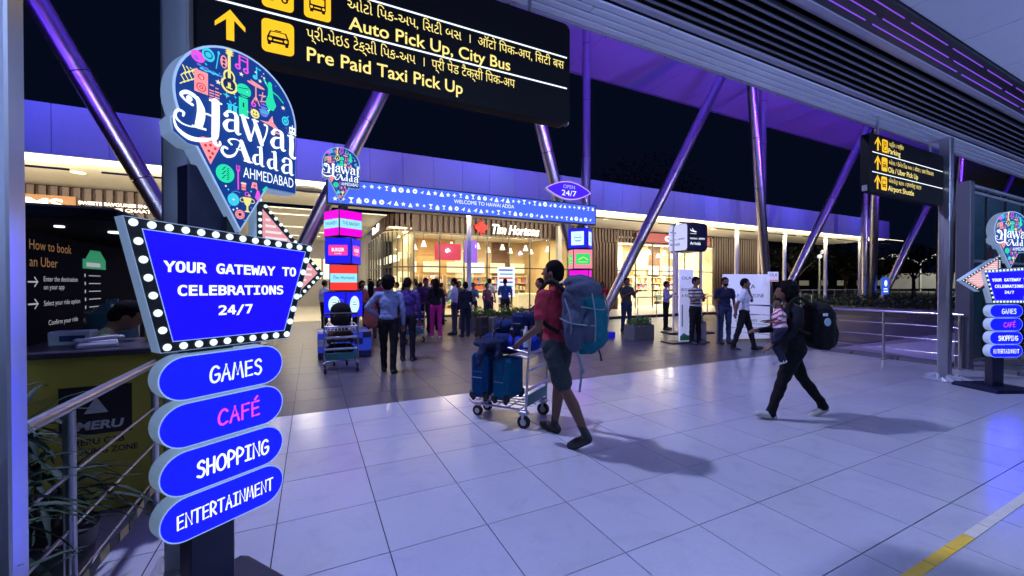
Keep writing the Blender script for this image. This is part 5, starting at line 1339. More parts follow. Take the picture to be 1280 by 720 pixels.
# ---------------------------------------------------------------- RAILINGS
def railing(label, a, b, n, h=1.0, bars=(.25, .50, .75), m=CHROME, r=.025, cat='railing', cover=False):
    a = Vector(a); b = Vector(b); t = thing('railing', label, cat, a, math.atan2(b.y - a.y, b.x - a.x)); L = (b - a).length
    q = MB(); q.cyl((-.05, 0, h), (L + .05, 0, h), r, n=12); q.build('handrail', m, t)
    for z in bars: q = MB(); q.cyl((0, 0, z), (L, 0, z), .0075, n=8); q.build('cross_bar', m, t)
    for i in range(n + 1):
        x = L * i / n; q = MB(); q.cyl((x, 0, 0), (x, 0, h - .02), r * .9, n=12); p = q.build('baluster', m, t)
        q = MB(); q.cyl((x, 0, 0), (x, 0, .012), .055, n=14); q.build('flange', m, p)
    return t
railing('stainless railing along the right side of the pale floor', (10.40, 7.25, 0), (10.40, 2.95, 0), 4, .99)
railing('short stainless railing returning in front of the wide white board', (9.35, 7.0, 0), (10.40, 7.25, 0), 1, .99)
railing('stainless railing running behind the glass screen side', (10.75, 2.6, 0), (15.4, 2.6, 0), 4, .99)
railing('foreground stainless railing at the left beside the cab counter', (-.945, 1.35, 0), (-.955, 4.6, 0), 3, 1.0, (.22, .46, .70), STEEL, .024)
railing('low steel guard rail in front of the bright right shop', (13.2, 13.9, 0), (27.0, 13.9, 0), 12, .95, (.5,), STEEL)
railing('far steel fence behind the hedge', (27.5, 15.5, 0), (52.0, 15.5, 0), 18, 1.15, (.2, .5, .8), GREYPAINT, .03)
railing('steel fence further right behind the hedge', (52.0, 15.5, 0), (54.0, -2.0, 0), 14, 1.15, (.2, .5, .8), GREYPAINT, .03)
# barrier tape along the foreground railing's low bar
TPY = mat('tape_yellow', (.45, .38, .14), .6); t = thing('barrier_tape', 'striped yellow and black barrier tape hanging from the low bar of the left railing', 'tape', (-.93, 2.3, .18))
b = MB()
for k in range(12): b.use(TPY if k % 2 else BLACK); b.box((.004 * math.sin(k * 1.3), .06 + .115 * k, .012 * math.sin(k * .9)), (.004, .113, .05), Matrix.Rotation(.15 * math.sin(k * 1.1), 3, 'X'))
b.build('strip', None, t)

# ---------------------------------------------------------------- LEAVES AND PLANTS
def leaf_blade(mb, base, d, L, w, droop, seg=6):
    base = Vector(base); d = Vector(d).normalized(); side = d.cross(Vector((0, 0, 1)))
    if side.length < .1: side = Vector((1, 0, 0))
    side.normalize(); pts = []; p = base.copy(); v = d.copy()
    for i in range(seg + 1):
        u = i / seg; ww = w * math.sin(PI * min(.98, .12 + u * .88)) ** .8; up = side.cross(v).normalized()
        pts += [p - side * ww / 2 + up * ww * .18, p.copy(), p + side * ww / 2 + up * ww * .18]; v = (v + Vector((0, 0, -droop / seg))).normalized(); p = p + v * (L / seg)
    fs = []
    for i in range(seg):
        k = i * 3; fs += [(k, k + 1, k + 4, k + 3), (k + 1, k + 2, k + 5, k + 4)]
    mb.add(pts, fs, True)
LEAFD = mat('dark_leaf', (.018, .05, .025), .6, var=.5, scale=9, spec=.2); LEAFG = mat('green_leaf', (.07, .17, .03), .5, var=.5, scale=4); LEAFH = mat('hedge_leaf', (.018, .045, .016), .6, var=.5, scale=2)
def dracaena(label, x, y, heads, seed, parentpot=True):
    rn = random.Random(seed); t = thing('potted_plant', label, 'plant', (x, y, 0))
    b = MB(); b.cyl((0, 0, 0), (0, 0, .34), .16, .21, 20); b.build('pot', mat('dark_pot', (.03, .03, .035), .5), t)
    for (hx, hy, hz) in heads:
        b = MB(); b.tube([(hx * .2, hy * .2, .3), (hx * .6, hy * .6, hz * .6), (hx, hy, hz)], .014, 7); b.build('stem', mat('plant_stem', (.10, .07, .04), .7), t)
        for k in range(26):
            a = rn.uniform(0, 2 * PI); e = rn.uniform(-.2, 1.1); m = MB()
            leaf_blade(m, (hx, hy, hz + rn.uniform(-.1, .03)), (math.cos(a) * math.cos(e), math.sin(a) * math.cos(e), math.sin(e)), rn.uniform(.26, .42), rn.uniform(.022, .036), rn.uniform(.7, 1.6)); m.build('leaf', LEAFD, t)
dracaena('dark spiky leafed plant behind the left railing nearest the stainless post', -1.12, 2.15, [(0, 0, 1.0), (.06, -.06, .76), (-.04, .1, .55), (-.12, .05, .84)], 2)
dracaena('bushy dark spiky plant low beside the stainless post', -1.02, 1.72, [(0, 0, .62), (.0, .1, .42), (-.08, .0, .8)], 13)
dracaena('second dark spiky plant in front of the cab counter lettering', -1.17, 2.72, [(0, 0, .68), (.05, .08, .50), (-.1, .1, .85)], 7)

def leafy_mass(name, parent, x0, x1, y0, y1, z0, z1, n, m, size=.07, seed=1, blob=0):
    rn = random.Random(seed); v = []; f = []
    for i in range(n):
        x, y = rn.uniform(x0, x1), rn.uniform(y0, y1); top = z0 + (z1 - z0) * (.62 + .38 * math.sin(x * 3.1 + seed) * math.sin(x * 7.7 + y * 3)); z = rn.uniform(z0, max(z0 + .05, top))
        d = Vector((rn.gauss(0, 1), rn.gauss(0, 1), rn.gauss(.5, 1))).normalized(); s = d.cross(Vector((rn.gauss(0, 1), rn.gauss(0, 1), rn.gauss(0, 1)))).normalized(); L = size * rn.uniform(.6, 1.5); p = Vector((x, y, z)); k = len(v)
        v += [p, p + d * L * .5 + s * L * .22, p + d * L, p + d * L * .5 - s * L * .22]; f.append((k, k + 1, k + 2, k + 3))
    me = bpy.data.meshes.new(name); me.from_pydata([tuple(q) for q in v], [], f); me.materials.append(m); o = link(name, me, parent); o['kind'] = 'stuff'; return o
def planter(label, x0, x1, y, h, dep, plants_h, n, m=LEAFG, size=.09, seed=1, boxm=None):
    t = thing('planter', label, 'planter', (x0, y, 0)); bm_ = boxm or mat('grey_planter', (.10, .105, .11), .55, var=.2); k = max(1, round((x1 - x0) / 1.1)); w = (x1 - x0) / k
    for i in range(k): b = MB(); b.box((w * (i + .5), dep / 2, h / 2), (w - .012, dep, h), bev=.012); b.build('trough', bm_, t)
    b = MB(); b.box(((x1 - x0) / 2, dep / 2, h), (x1 - x0 - .08, dep - .08, .03)); b.build('soil', mat('soil', (.03, .02, .015), .9), t)
    rn = random.Random(seed)
    for q in range(max(2, int((x1 - x0) / .35))):
        c = MB(); cx = rn.uniform(.15, x1 - x0 - .15)
        for j in range(14):
            a = rn.uniform(0, 2 * PI); e = rn.uniform(.3, 1.3); leaf_blade(c, (cx, dep / 2, h), (math.cos(a) * math.cos(e), math.sin(a) * math.cos(e), math.sin(e)), rn.uniform(.7, 1.15) * plants_h, .05, 1.0, 4)
        c.build('plant', m, t)
    leafy_mass('foliage', t, .05, x1 - x0 - .05, .05, dep - .05, h, h + plants_h, n, m, size, seed); return t
planter('long grey planter with bright green plants behind the travellers', 4.5, 7.7, 12.7, .42, .55, .36, 1500, seed=3)
planter('grey planter with green plants left of the striped shirt man', 7.75, 8.5, 8.3, .42, .4, .3, 300, seed=5)
planter('pale planter with fern between the two white boards', 9.25, 9.85, 7.7, .50, .4, .42, 260, seed=6, boxm=mat('lilac_planter', (.22, .21, .30), .5))
t = thing('hedge', 'low dark hedge beyond the right hand railing', 'hedge', (0, 0, 0)); 
b = MB(); b.box((30.2, 8.5, .12), (4.6, 19, .24), bev=.02); b.build('kerb_bed', mat('bed_kerb', (.12, .12, .12), .8), t)
leafy_mass('foliage', t, 28, 32.4, -1, 17.9, .2, .95, 15000, LEAFH, .16, 9)
# ---------------------------------------------------------------- TREES AND FAR THINGS
TREEL = mat('night_leaf', (.006, .010, .005), .7, var=.5, scale=.8); BARK = mat('bark', (.10, .08, .06), .8, var=.3)
def tree(label, x, y, h, r, seed, n=1500):
    rn = random.Random(seed); t = thing('tree', label, 'tree', (x, y, 0), 0, 'dark trees beyond the road'); b = MB(); b.tube([(0, 0, 0), (.1, .05, h * .3), (rn.uniform(-.3, .3), .1, h * .62)], [.22, .16, .09], 10); b.build('trunk', BARK, t)
    ends = []
    for k in range(6):
        a = 2 * PI * k / 6 + rn.uniform(-.3, .3); e = Vector((math.cos(a) * r * .6, math.sin(a) * r * .6, h * rn.uniform(.6, .9))); b = MB(); b.tube([(0, 0, h * .35), tuple(e * .5 + Vector((0, 0, h * .2))), tuple(e)], [.09, .06, .03], 6); b.build('limb', BARK, t); ends.append(e)
    v = []; f = []
    for i in range(n):
        c = ends[rn.randrange(6)] if rn.random() < .75 else Vector((0, 0, h * .8)); d0 = Vector((rn.gauss(0, 1), rn.gauss(0, 1), rn.gauss(0, .8))).normalized() * (rn.random() ** .4) * r * .55
        p = c + d0; d = Vector((rn.gauss(0, 1), rn.gauss(0, 1), rn.gauss(0, 1))).normalized(); s = d.cross(Vector((rn.gauss(0, 1), rn.gauss(0, 1), 1))).normalized(); L = rn.uniform(.18, .42); k = len(v); v += [p, p + d * L * .5 + s * L * .3, p + d * L, p + d * L * .5 - s * L * .3]; f.append((k, k + 1, k + 2, k + 3))
    me = bpy.data.meshes.new('crown'); me.from_pydata([tuple(q) for q in v], [], f); me.materials.append(TREEL); link('crown', me, t); return t
for i, (x, y, h, r) in enumerate([(40, 22, 5.5, 2.6), (45, 26, 6.5, 3.2), (51, 23, 5.2, 2.6), (58, 29, 7, 3.4), (64, 22, 6, 3), (71, 14, 6, 3), (47, 19, 4.2, 2.0)]): tree('dark leafy night tree beyond the fence, %s' % ['left of the street lamp', 'tall one behind the street lamp', 'between two white posts', 'largest, behind the far lit canopy', 'right of the far lit canopy', 'farthest right behind the glass screen', 'smallest, close to the fence'][i], x, y, h, r, i)
tree('big dark tree rising behind the arcade roof', 30, 33, 13.5, 7.0, 31, 5000)
t = thing('street_lamp', 'slender street lamp with a lit globe cluster beyond the hedge', 'lamp', (33.6, 16.8, 0))
b = MB(); b.cyl((0, 0, 0), (0, 0, 3.5), .07, .05, 10); b.build('pole', GREYPAINT, t); b = MB(); b.tube([(0, 0, 3.4), (.15, 0, 3.8), (.45, 0, 4.0)], .035); b.build('arm', GREYPAINT, t)
for dx, z in ((.0, 3.6), (.45, 3.95)): b = MB(); b.ell((dx, -.02, z), (.16, .16, .16), 10); b.build('globe', glow('lamp_globe', (.8, .85, 1), .9), t)
# lit filling station style canopy far away
t = thing('far_canopy', 'brightly lit white vaulted canopy in the distance at the right', 'canopy', (121, 37, 0), R(-72)); t.scale = (1, 1, 1.35)
LITC = mat('lit_canopy_skin', (.8, .8, .75), .5, emit=(1, .97, .85), strength=.75, var=.1, scale=.3)
for i in range(3):
    m = MB(); x0 = -11 + 7.6 * i; pts = [(x0 + 7.4 * k / 12, 4.6 + 1.5 * math.sin(PI * k / 12)) for k in range(13)]; pts += [(a, c - .18) for a, c in pts[::-1]]; m.prism(pts, -3.5, 3.5); m.build('vault', LITC, t)
    for dy in (-3, 3): m = MB(); m.cyl((x0, dy, 0), (x0, dy, 4.6), .16, n=8); m.build('pillar', WHITEP, t)
lamp('AREA', 'far_canopy_light', (121, 37, 6.0), (121, 37, 0), 900, (1, .97, .85), 8, 4)
m = MB(); m.box((0, 3.2, 1.7), (20, .2, 2.6)); m.build('glazed_front', mat('far_glazing', (.12, .12, .11), .3, emit=(.5, .48, .4), strength=.25, var=.6, scale=.8), t)
m = MB(); m.box((3, -3.9, 3.1), (1.2, .1, .7)); m.build('small_sign', glow('lime_sign', (.6, .9, .1), .8), t)
t = thing('blue_notice', 'small blue notice board fixed low on a far slanted column', 'notice', (29.3, 11.3, 1.0)); b = MB(); b.box((0, 0, .45), (.75, .06, .95), bev=.01); p_ = b.build('panel', glow('blue_notice', (.03, .12, .8), .9), t)
f = Flat(-.032); f.rect(-.25, .1, .25, .17, WG); f.rect(-.25, .25, .2, .31, WG); f.ell(0, .6, .18, .18, WG, 12); f.build('print', p_); b = MB(); b.box((0, .05, -.5), (.06, .05, 1.0)); b.build('stake', GREYPAINT, t)
t = thing('car_park_hall', 'long low hall with a grey roof in the distance at the right', 'building', (150, 75, 0), R(-50)); b = MB(); b.box((0, 0, 3.5), (46, 8, 7)); b.build('wall', mat('hall_wall', (.008, .008, .012), .7, var=.3, scale=.3), t); b = MB(); b.prism([(-24, 7), (24, 7), (20, 9), (-20, 9)], -4.5, 4.5); b.build('roof', mat('hall_roof', (.12, .12, .15), .6), t)
for k in range(9): b = MB(); b.box((-20 + 5 * k, -4.05, 2), (2.6, .08, 1.6)); b.build('window', glow('hall_window', (.9, .85, .6), .5 if k % 3 else .15), t)

# ---------------------------------------------------------------- LUGGAGE TROLLEYS
def wheel(parent, x, y, r=.075, w=.035, name='wheel'):
    m = MB(); m.cyl((x, y - w / 2, r), (x, y + w / 2, r), r, n=18); o = m.build(name, RUBBER, parent); m = MB(); m.cyl((x, y - w / 2 - .004, r), (x, y + w / 2 + .004, r), r * .5, n=14); m.build('hub', STEEL, o); return o
def trolley(label, x, y, face_deg, group='luggage trolleys'):
    """travels towards local +X"""
    t = thing('luggage_trolley', label, 'trolley', (x, y, 0), R(90 - face_deg), group); r = .0125
    b = MB()
    for s in (-1, 1): b.tube([(0, s * .27, .20), (.3, s * .25, .19), (.72, s * .17, .16), (.82, s * .10, .17), (.84, 0, .17)], r)
    for k in range(5): b.cyl((.08 + .15 * k, -.24 + .012 * k * 1.5, .195), (.08 + .15 * k, .24 - .018 * k, .195), .007, n=8)
    for yy in (-.1, 0, .1): b.cyl((0, yy, .2), (.8, yy * .8, .18), .007, n=8)
    b.build('platform', STEEL, t)
    for s in (-1, 1): b = MB(); b.tube([(.0, s * .27, .17), (-.02, s * .27, .6), (-.05, s * .27, .98), (-.09, s * .25, 1.03)], .014); b.build('upright', STEEL, t)
    b = MB(); b.cyl((-.09, -.26, 1.03), (-.09, .26, 1.03), .019, n=12); b.build('handle', BLACK, t)
    for z in (.42, .62, .80): b = MB(); b.box((-.025, 0, z), (.016, .53, .035), bev=.004); b.build('back_rail', STEEL, t)
    b = MB()
    for s in (-1, 1): b.cyl((-.04, s * .25, .80), (.24, s * .22, .84), .009, n=8)
    for k in range(9): b.cyl((-.03, -.24 + .06 * k, .74), (.22, -.21 + .0525 * k, .76), .004, n=6)
    b.cyl((.24, -.22, .84), (.24, .22, .84), .009, n=8); b.cyl((.22, -.21, .76), (.22, .21, .76), .006, n=8); b.build('basket', STEEL, t)
    for s in (-1, 1): wheel(t, .03, s * .26, .070); m = MB(); m.box((.03, s * .26, .17), (.10, .06, .05), bev=.012); m.box((.03, s * (.26 + .03), .12), (.03, .006, .12)); m.box((.03, s * (.26 - .03), .12), (.03, .006, .12)); m.build('fork', STEEL, t)
    wheel(t, .70, 0.11, .06); wheel(t, .70, -.11, .06); m = MB(); m.box((.70, 0, .135), (.07, .28, .03), bev=.01); m.build('fork', STEEL, t)
    m = MB(); m.box((.0, 0, .29), (.012, .50, .12), bev=.003); m.build('advert_plate', mat('teal_plate', (.03, .16, .18), .4), t); return t
def suitcase(label, x, y, z, rz, w, d, h, m, tilt=0.0, soft=False, cat='suitcase'):
    t = thing('suitcase', label, cat, (x, y, z), R(rz)); t.rotation_euler = (0, R(tilt), R(rz))
    b = MB(); b.box((0, 0, h / 2 + .04), (w, d, h), bev=.035); b.build('shell', m, t)
    dk_ = BLACK
    for s in (-1, 1):
        b = MB(); b.box((s * w * .22, 0, h / 2 + .04), (.012, d + .012, h * .96), bev=.005); b.build('rib', dk_, t)
    for sx in (-1, 1):
        for sy in (-1, 1):
            b = MB(); b.box((sx * (w / 2 - .02), sy * (d / 2 - .025), .07), (.07, .07, .09), bev=.02); b.build('corner_guard', dk_, t); b = MB(); b.cyl((sx * (w / 2 - .03), sy * (d / 2 - .03) - .012, .024), (sx * (w / 2 - .03), sy * (d / 2 - .03) + .012, .024), .024, n=12); b.build('wheel', RUBBER, t)
    b = MB(); b.tube([(-.07, 0, h + .03), (-.07, 0, h + .075), (.07, 0, h + .075), (.07, 0, h + .03)], .009); b.build('handle', dk_, t)
    b = MB(); b.box((0, 0, h + .04), (w * .8, .02, .012)); b.build('zip', dk_, t)
    for s in (-1, 1):
        b = MB(); b.box((0, s * (d / 2 + .008), h * .36 + .04), (w * .62, .022, h * .50), bev=.008); p_ = b.build('front_pocket', m, t)
        b = MB(); b.tube([(-w * .28, s * (d / 2 + .021), h * .55), (w * .28, s * (d / 2 + .021), h * .55)], .004, 6); b.build('zip', mat('grey_strap', (.25, .25, .28), .6), p_)
    b = MB(); b.box((w / 2 + .006, .0, h * .5 + .04), (.014, d * .55, h * .10), bev=.004); b.build('side_grip', dk_, t); return t
def duffel(label, x, y, z, rz, L, r, m, name='bag'):
    t = thing(name, label, 'bag', (x, y, z), R(rz)); F = Fused(); F.cap((-L / 2 + r, 0, r), (L / 2 - r, 0, r), r, r * .96, 0); F.ell((0, 0, r * 1.05), (L * .36, r * 1.08, r * .95), 0); F.ell((0, -r * .8, r * .8), (L * .25, r * .35, r * .6), 0)
    F.build('body', [m], t, .014, {0: .004}, seed=len(label)); b = MB(); b.tube([(-L * .2, 0, r * 1.9), (-L * .15, 0, r * 2.35), (L * .15, 0, r * 2.35), (L * .2, 0, r * 1.9)], .010); b.build('handle', BLACK, t)
    b = MB()
    for s in (-1, 1): b.tube([(s * L * .2, r * 1.05 * math.cos(a), r + r * 1.05 * math.sin(a)) for a in [PI * 1.1 * k / 8 - .1 for k in range(9)]], .009, 6)
    b.build('strap', BLACK, t); return t
CB = cloth('case_blue', (.006, .06, .18)); CBT = cloth('case_teal', (.006, .10, .20)); NVY = cloth('bag_navy', (.012, .025, .10)); RBL = cloth('bag_royal', (.02, .05, .45)); BLKB = cloth('bag_black', (.012, .012, .014))
HD = -36.0      # heading of the backpacker's trolley: to the left and away
trolley('steel luggage trolley pushed by the man with the big backpack', 2.24, 3.92, HD)
fx, fy = math.sin(R(HD)), math.cos(R(HD)); sx_, sy_ = fy, -fx
P2 = lambda a, s: (2.24 + fx * a + sx_ * s, 3.92 + fy * a + sy_ * s)
x, y = P2(.62, -.03); suitcase('blue soft suitcase with black trim, front one on the man\'s trolley', x, y, .205, 90 - HD, .22, .40, .50, CB)
x, y = P2(.34, -.03); suitcase('teal suitcase with black bands, rear one on the man\'s trolley', x, y, .205, 90 - HD, .20, .42, .46, CBT)
x, y = P2(.44, .02); duffel('navy holdall lying across the two suitcases', x, y, .73, 90 - HD + 20, .52, .12, NVY)
x, y = P2(.12, -.06); duffel('royal blue bag resting in the trolley basket', x, y, .80, 90 - HD + 165, .44, .09, RBL)
x, y = P2(.15, .05); suitcase('dark blue upright cabin bag piled highest on the man\'s trolley', x, y, .93, 90 - HD + 80, .34, .20, .24, NVY, cat='cabin bag')
x, y = P2(.40, .1); duffel('small blue bag on top of the navy holdall', x, y, .94, 90 - HD + 5, .40, .09, NVY)
t = thing('jacket', 'crumpled dark jacket thrown over the bags on the man\'s trolley', 'jacket', (*P2(.50, -.16), .84)); F = Fused()
F.ell((0, 0, .03), (.20, .15, .05), 0); F.ell((.12, .05, -.02), (.10, .12, .06), 0); F.cap((-.12, -.08, .02), (-.20, -.16, -.16), .045, .03, 0); F.cap((.05, -.10, .04), (.0, -.20, -.10), .04, .03, 0); F.build('cloth', [cloth('jacket_navy', (.02, .025, .06))], t, .014, {0: .012}, seed=3)
t = thing('bottle', 'clear plastic water bottle standing in the trolley basket', 'bottle', (*P2(.03, -.20), .86)); b = MB(); b.cyl((0, 0, 0), (0, 0, .16), .032, n=14); b.cyl((0, 0, .16), (0, 0, .20), .032, .013, 14); b.build('body', mat('bottle_plastic', (.6, .7, .8), .1), t); b = MB(); b.cyl((0, 0, .20), (0, 0, .22), .015, n=12); b.build('cap', WHITEP, t)
trolley('steel luggage trolley parked before the left cube tower', .46, 7.60, 2)
F = Fused(); t = thing('backpack', 'round topped black backpack on the trolley before the left cube tower', 'backpack', (.46, 7.72, .78)); F.box((0, 0, .18), (.34, .22, .34), 0, None, .08); F.ell((0, 0, .30), (.17, .12, .14), 0); F.ell((0, -.10, .14), (.13, .06, .12), 0); F.build('body', [BLKB], t, .014, {0: .003}); b = MB(); b.tube([(-.04, 0, .43), (-.03, 0, .48), (.03, 0, .48), (.04, 0, .43)], .008); b.build('handle', mat('grey_strap', (.25, .25, .28), .6), t)
b = MB(); b.tube([(-.13, -.10, .20), (-.08, -.155, .24), (.08, -.155, .24), (.13, -.10, .20)], .005); b.build('zip', mat('grey_strap', (.25, .25, .28), .6), t)
duffel('black bag lying on the platform of the parked trolley', .46, 7.95, .21, 0, .5, .13, BLKB)
suitcase('brown suitcase lying on the parked trolley behind its rails', .46, 7.90, .47, 0, .42, .30, .18, cloth('case_brown', (.07, .035, .03)))
trolley('luggage trolley loaded with purple bags in the crowd', 2.42, 10.6, -20)
duffel('purple bag stacked on the crowd trolley', 2.38, 10.95, .75, 10, .55, .16, cloth('bag_purple', (.16, .05, .26))); suitcase('violet and white suitcase on the crowd trolley', 2.35, 10.9, .21, 10, .50, .3, .42, cloth('case_violet', (.22, .12, .38)))
suitcase('black upright suitcase beside the couple near the planter', 4.42, 10.9, 0, 20, .36, .24, .56, mat('case_black', (.02, .02, .022), .4)); suitcase('grey striped suitcase just right of the black one near the planter', 4.82, 11.0, 0, 20, .22, .24, .54, mat('case_grey', (.12, .12, .13), .4))

# ---------------------------------------------------------------- PEOPLE
TEAL = cloth('pack_teal', (.010, .13, .17)); SLATE = cloth('pack_slate', (.065, .08, .12)); STRAPG = cloth('pack_strap', (.22, .26, .30))
mh = -22
mx, my = 2.19, 3.41
man = person('man in a red t-shirt and dark shorts carrying a huge teal backpack, pushing a trolley', mx, my, mh, 1.77, (.36, .035, .055), (.045, .055, .06), legs=((-22, 9), (9, 3)), arms=('push', 'push'), lean=3, shorts=True, voxel=.0095, stout=1.12, head_turn=-16, head_tilt=-4, faces=False)
def local_thing(name, label, cat, owner, off=(0, 0, 0)):
    t = thing(name, label, cat); t.rotation_euler = owner.rotation_euler; t.location = Vector(owner.location) + owner.rotation_euler.to_matrix() @ Vector(off); return t
t = local_thing('backpack', 'huge slate and teal hiking backpack with dangling straps on the man\'s back', 'backpack', man)
F = Fused(); k = 1.0
F.box((.04, -.31, 1.22), (.32, .27, .54), 1, None, .07); F.ell((.05, -.34, 1.06), (.18, .17, .16), 1); F.box((.02, -.33, 1.0), (.34, .26, .24), 1, None, .09); F.ell((0, -.30, 1.48), (.20, .17, .11), 0); F.ell((0, -.25, 1.55), (.18, .14, .075), 0)
F.ell((.17, -.30, 1.10), (.07, .10, .20), 1); F.ell((-.17, -.30, 1.10), (.07, .10, .20), 0); F.ell((.04, -.44, 1.22), (.13, .06, .20), 1); F.box((-.10, -.26, 1.24), (.16, .24, .50), 0, None, .05); F.ell((-.10, -.42, 1.14), (.08, .06, .15), 0)
F.ell((0, -.40, 1.36), (.14, .06, .08), 1)
body = F.build('pack_body', [SLATE, TEAL], t, .011, {0: .006, 1: .006}, seed=4)
for pts in ([(-.12, -.46, 1.45), (-.13, -.50, 1.25), (-.10, -.48, 1.02)], [(.10, -.46, 1.45), (.11, -.50, 1.25), (.09, -.48, 1.02)], [(-.23, -.24, 1.40), (-.25, -.32, 1.22), (-.22, -.30, 1.02)], [(-.245, -.20, 1.22), (-.25, -.34, 1.18), (-.12, -.49, 1.16)],
            [(.20, -.42, 1.33), (0, -.50, 1.30), (-.20, -.40, 1.33)]):
    b = MB(); q, _ = smooth_path(pts, [1] * len(pts)); b.tube(q, .0065, 6); b.build('compression_strap', STRAPG, t)
for sd in (-1, 1):
    b = MB(); q, _ = smooth_path([(sd * .12, -.17, 1.47), (sd * .14, -.02, 1.56), (sd * .15, .10, 1.47), (sd * .17, .13, 1.33), (sd * .19, .02, 1.16), (sd * .18, -.14, 1.08)], [1] * 6); b.tube(q, .021, 8); b.build('shoulder_strap', BLKB, t)
b = MB(); q, _ = smooth_path([(-.15, -.32, .93), (-.17, -.38, .80), (-.12, -.37, .74), (-.12, -.30, .93)], [1] * 4); b.tube(q, .012, 7); b.build('loop_strap', STRAPG, t)
b = MB(); b.tube([(-.14, -.36, .76), (-.14, -.36, .66), (-.15, -.35, .55)], .011, 7); b.build('hanging_strap', STRAPG, t)
b = MB(); b.tube([(.13, -.36, .96), (.14, -.40, .86), (.14, -.41, .80)], .009, 6); b.build('buckle_strap', BLACK, t)
b = MB(); b.ell((-.05, -.16, 1.545), (.10, .04, .03), 12); b.build('neck_pillow', cloth('pillow_grey', (.4, .42, .55)), t)
# the person in black with a big black pack
bh = -56
blk = person('person in loose black clothes and pale sneakers striding left with a large black backpack', 4.93, 2.74, bh, 1.60, (.012, .012, .016), (.010, .010, .012), legs=((22, 4), (-24, 12)), arms=('swingf', 'hold'), lean=5, voxel=.011, shoe=SHOE_WHITE, hair='full', sleeves='long', stout=1.2, head_turn=28)
t = local_thing('backpack', 'large square black backpack on the back of the person in black', 'backpack', blk)
F = Fused(); F.box((0, -.28, 1.04), (.36, .24, .48), 0, None, .07); F.ell((0, -.26, 1.26), (.18, .13, .07), 0); F.ell((0, -.38, .98), (.15, .07, .18), 0); F.build('pack_body', [BLKB], t, .013, {0: .004}, seed=9)
for sd in (-1, 1): b = MB(); q, _ = smooth_path([(sd * .11, -.14, 1.30), (sd * .13, 0, 1.38), (sd * .14, .10, 1.28), (sd * .17, .04, 1.06), (sd * .16, -.10, .98)], [1] * 5); b.tube(q, .019, 8); b.build('shoulder_strap', BLKB, t)
f = MB(); f.ell((-.195, -.26, 1.12), (.006, .035, .045), 14); f.build('round_badge', mat('badge_blue', (.3, .5, .6), .5), t); f = MB(); f.box((-.192, -.24, 1.20), (.006, .05, .03), bev=.002); f.build('label_patch', mat('badge_white', (.7, .7, .7), .5), t)
# small child carried alongside, striped pink and white jacket
def stripes(ct, cl):
    out = cl.copy(); s = np.sin((ct[:, 2] + .35 * ct[:, 0] + .3 * ct[:, 1]) * 100) > -.1; out[(cl == 1) & s] = 4 if False else 3; return out
kidm = cloth('kid_pink', (.42, .06, .14)); 
kid = person('small child in a striped pink and white jacket carried by the person in black', 4.64, 2.70, -40, .74, (.42, .06, .14), (.03, .03, .06), legs=((22, 45), (10, 35)), arms=('hold', 'hold'), lean=4, voxel=.009, shoe=cloth('kid_white', (.72, .68, .70)), top_mat=kidm, paint=stripes, hair='short', head_turn=-60, faces=True, z0=.66, stout=1.45)

def stripes_h(ct, cl):
    out = cl.copy(); out[(cl == 1) & (np.sin(ct[:, 2] * 74) > .1)] = 3; return out
GROUPQ = None
man4 = person('man in blue patterned shirt and dark trousers standing with a hand on his hip', 1.20, 7.28, 22, 1.68, (.20, .26, .46), (.012, .014, .022), legs=((9, 4), (-9, 0)), arms=('hip', 'down'), sleeves='long', voxel=.014, hair='full', stout=1.05)
person('man in a deep violet shirt just behind the man with a hand on his hip', 1.72, 8.2, 30, 1.66, (.05, .03, .16), (.02, .018, .03), arms=('folded', 'down'), sleeves='long', voxel=.018)
person('woman in an orange pink tunic with long black hair, seen from behind', 1.50, 12.0, 10, 1.62, (.42, .15, .11), (.10, .06, .06), female=True, dress=.42, hair='long', sleeves='long', arms=('hold', 'hold'))
person('person in dark clothes left of the woman in the orange tunic', 1.02, 12.3, 40, 1.70, (.03, .035, .05), (.015, .015, .02), arms=('down', 'phone'), sleeves='long')
person('woman in bright pink trousers and black top with waist length hair', 3.16, 11.26, 12, 1.70, (.014, .012, .018), (.42, .02, .20), female=True, hair='long', sleeves='long', legs=((5, 2), (-5, 0)), arms=('hold', 'down'), shoe=SHOE_WHITE)
person('woman in black with a shoulder shawl beside the black suitcase', 4.02, 11.2, -10, 1.60, (.016, .018, .035), (.015, .018, .04), female=True, hair='bun', sleeves='long', arms=('down', 'hold'), stout=1.15)
person('man in a white shirt reaching left behind the woman in black', 3.92, 11.9, -60, 1.72, (.55, .58, .75), (.05, .06, .12), sleeves='long', arms=('swingf', 'hold'))
person('woman in a grey tunic behind the planter at the coffee shop window', 5.55, 14.6, 200, 1.60, (.10, .16, .20), (.03, .03, .04), female=True, hair='bun', sleeves='long', arms=('phone', 'hold'))
person('person in a maroon top behind the planter', 6.25, 14.9, 150, 1.58, (.16, .05, .07), (.03, .03, .05), sleeves='long')
person('man in a blue t-shirt standing behind the planter', 6.72, 14.2, 20, 1.75, (.03, .07, .20), (.02, .02, .03), arms=('folded', 'down'))
person('man in pale shirt half hidden by the man in the blue t-shirt', 6.75, 15.8, 60, 1.78, (.3, .33, .38), (.03, .03, .04))
person('man in a dark red shirt facing left beyond the backpacker', 4.62, 7.9, -75, 1.67, (.17, .035, .06), (.03, .03, .05), sleeves='long', arms=('push', 'push'), head_turn=0)
person('man in red top and pale trousers beside the blue tower base', 10.0, 12.4, 190, 1.62, (.42, .03, .04), (.45, .48, .62), arms=('hold', 'folded'))
person('bald man in a dark grey shirt and jeans reading his phone', 8.93, 9.89, 178, 1.74, (.055, .06, .06), (.03, .045, .09), arms=('phone', 'phone'), stout=1.12, legs=((3, 0), (-4, 2)), voxel=.015, faces=True)
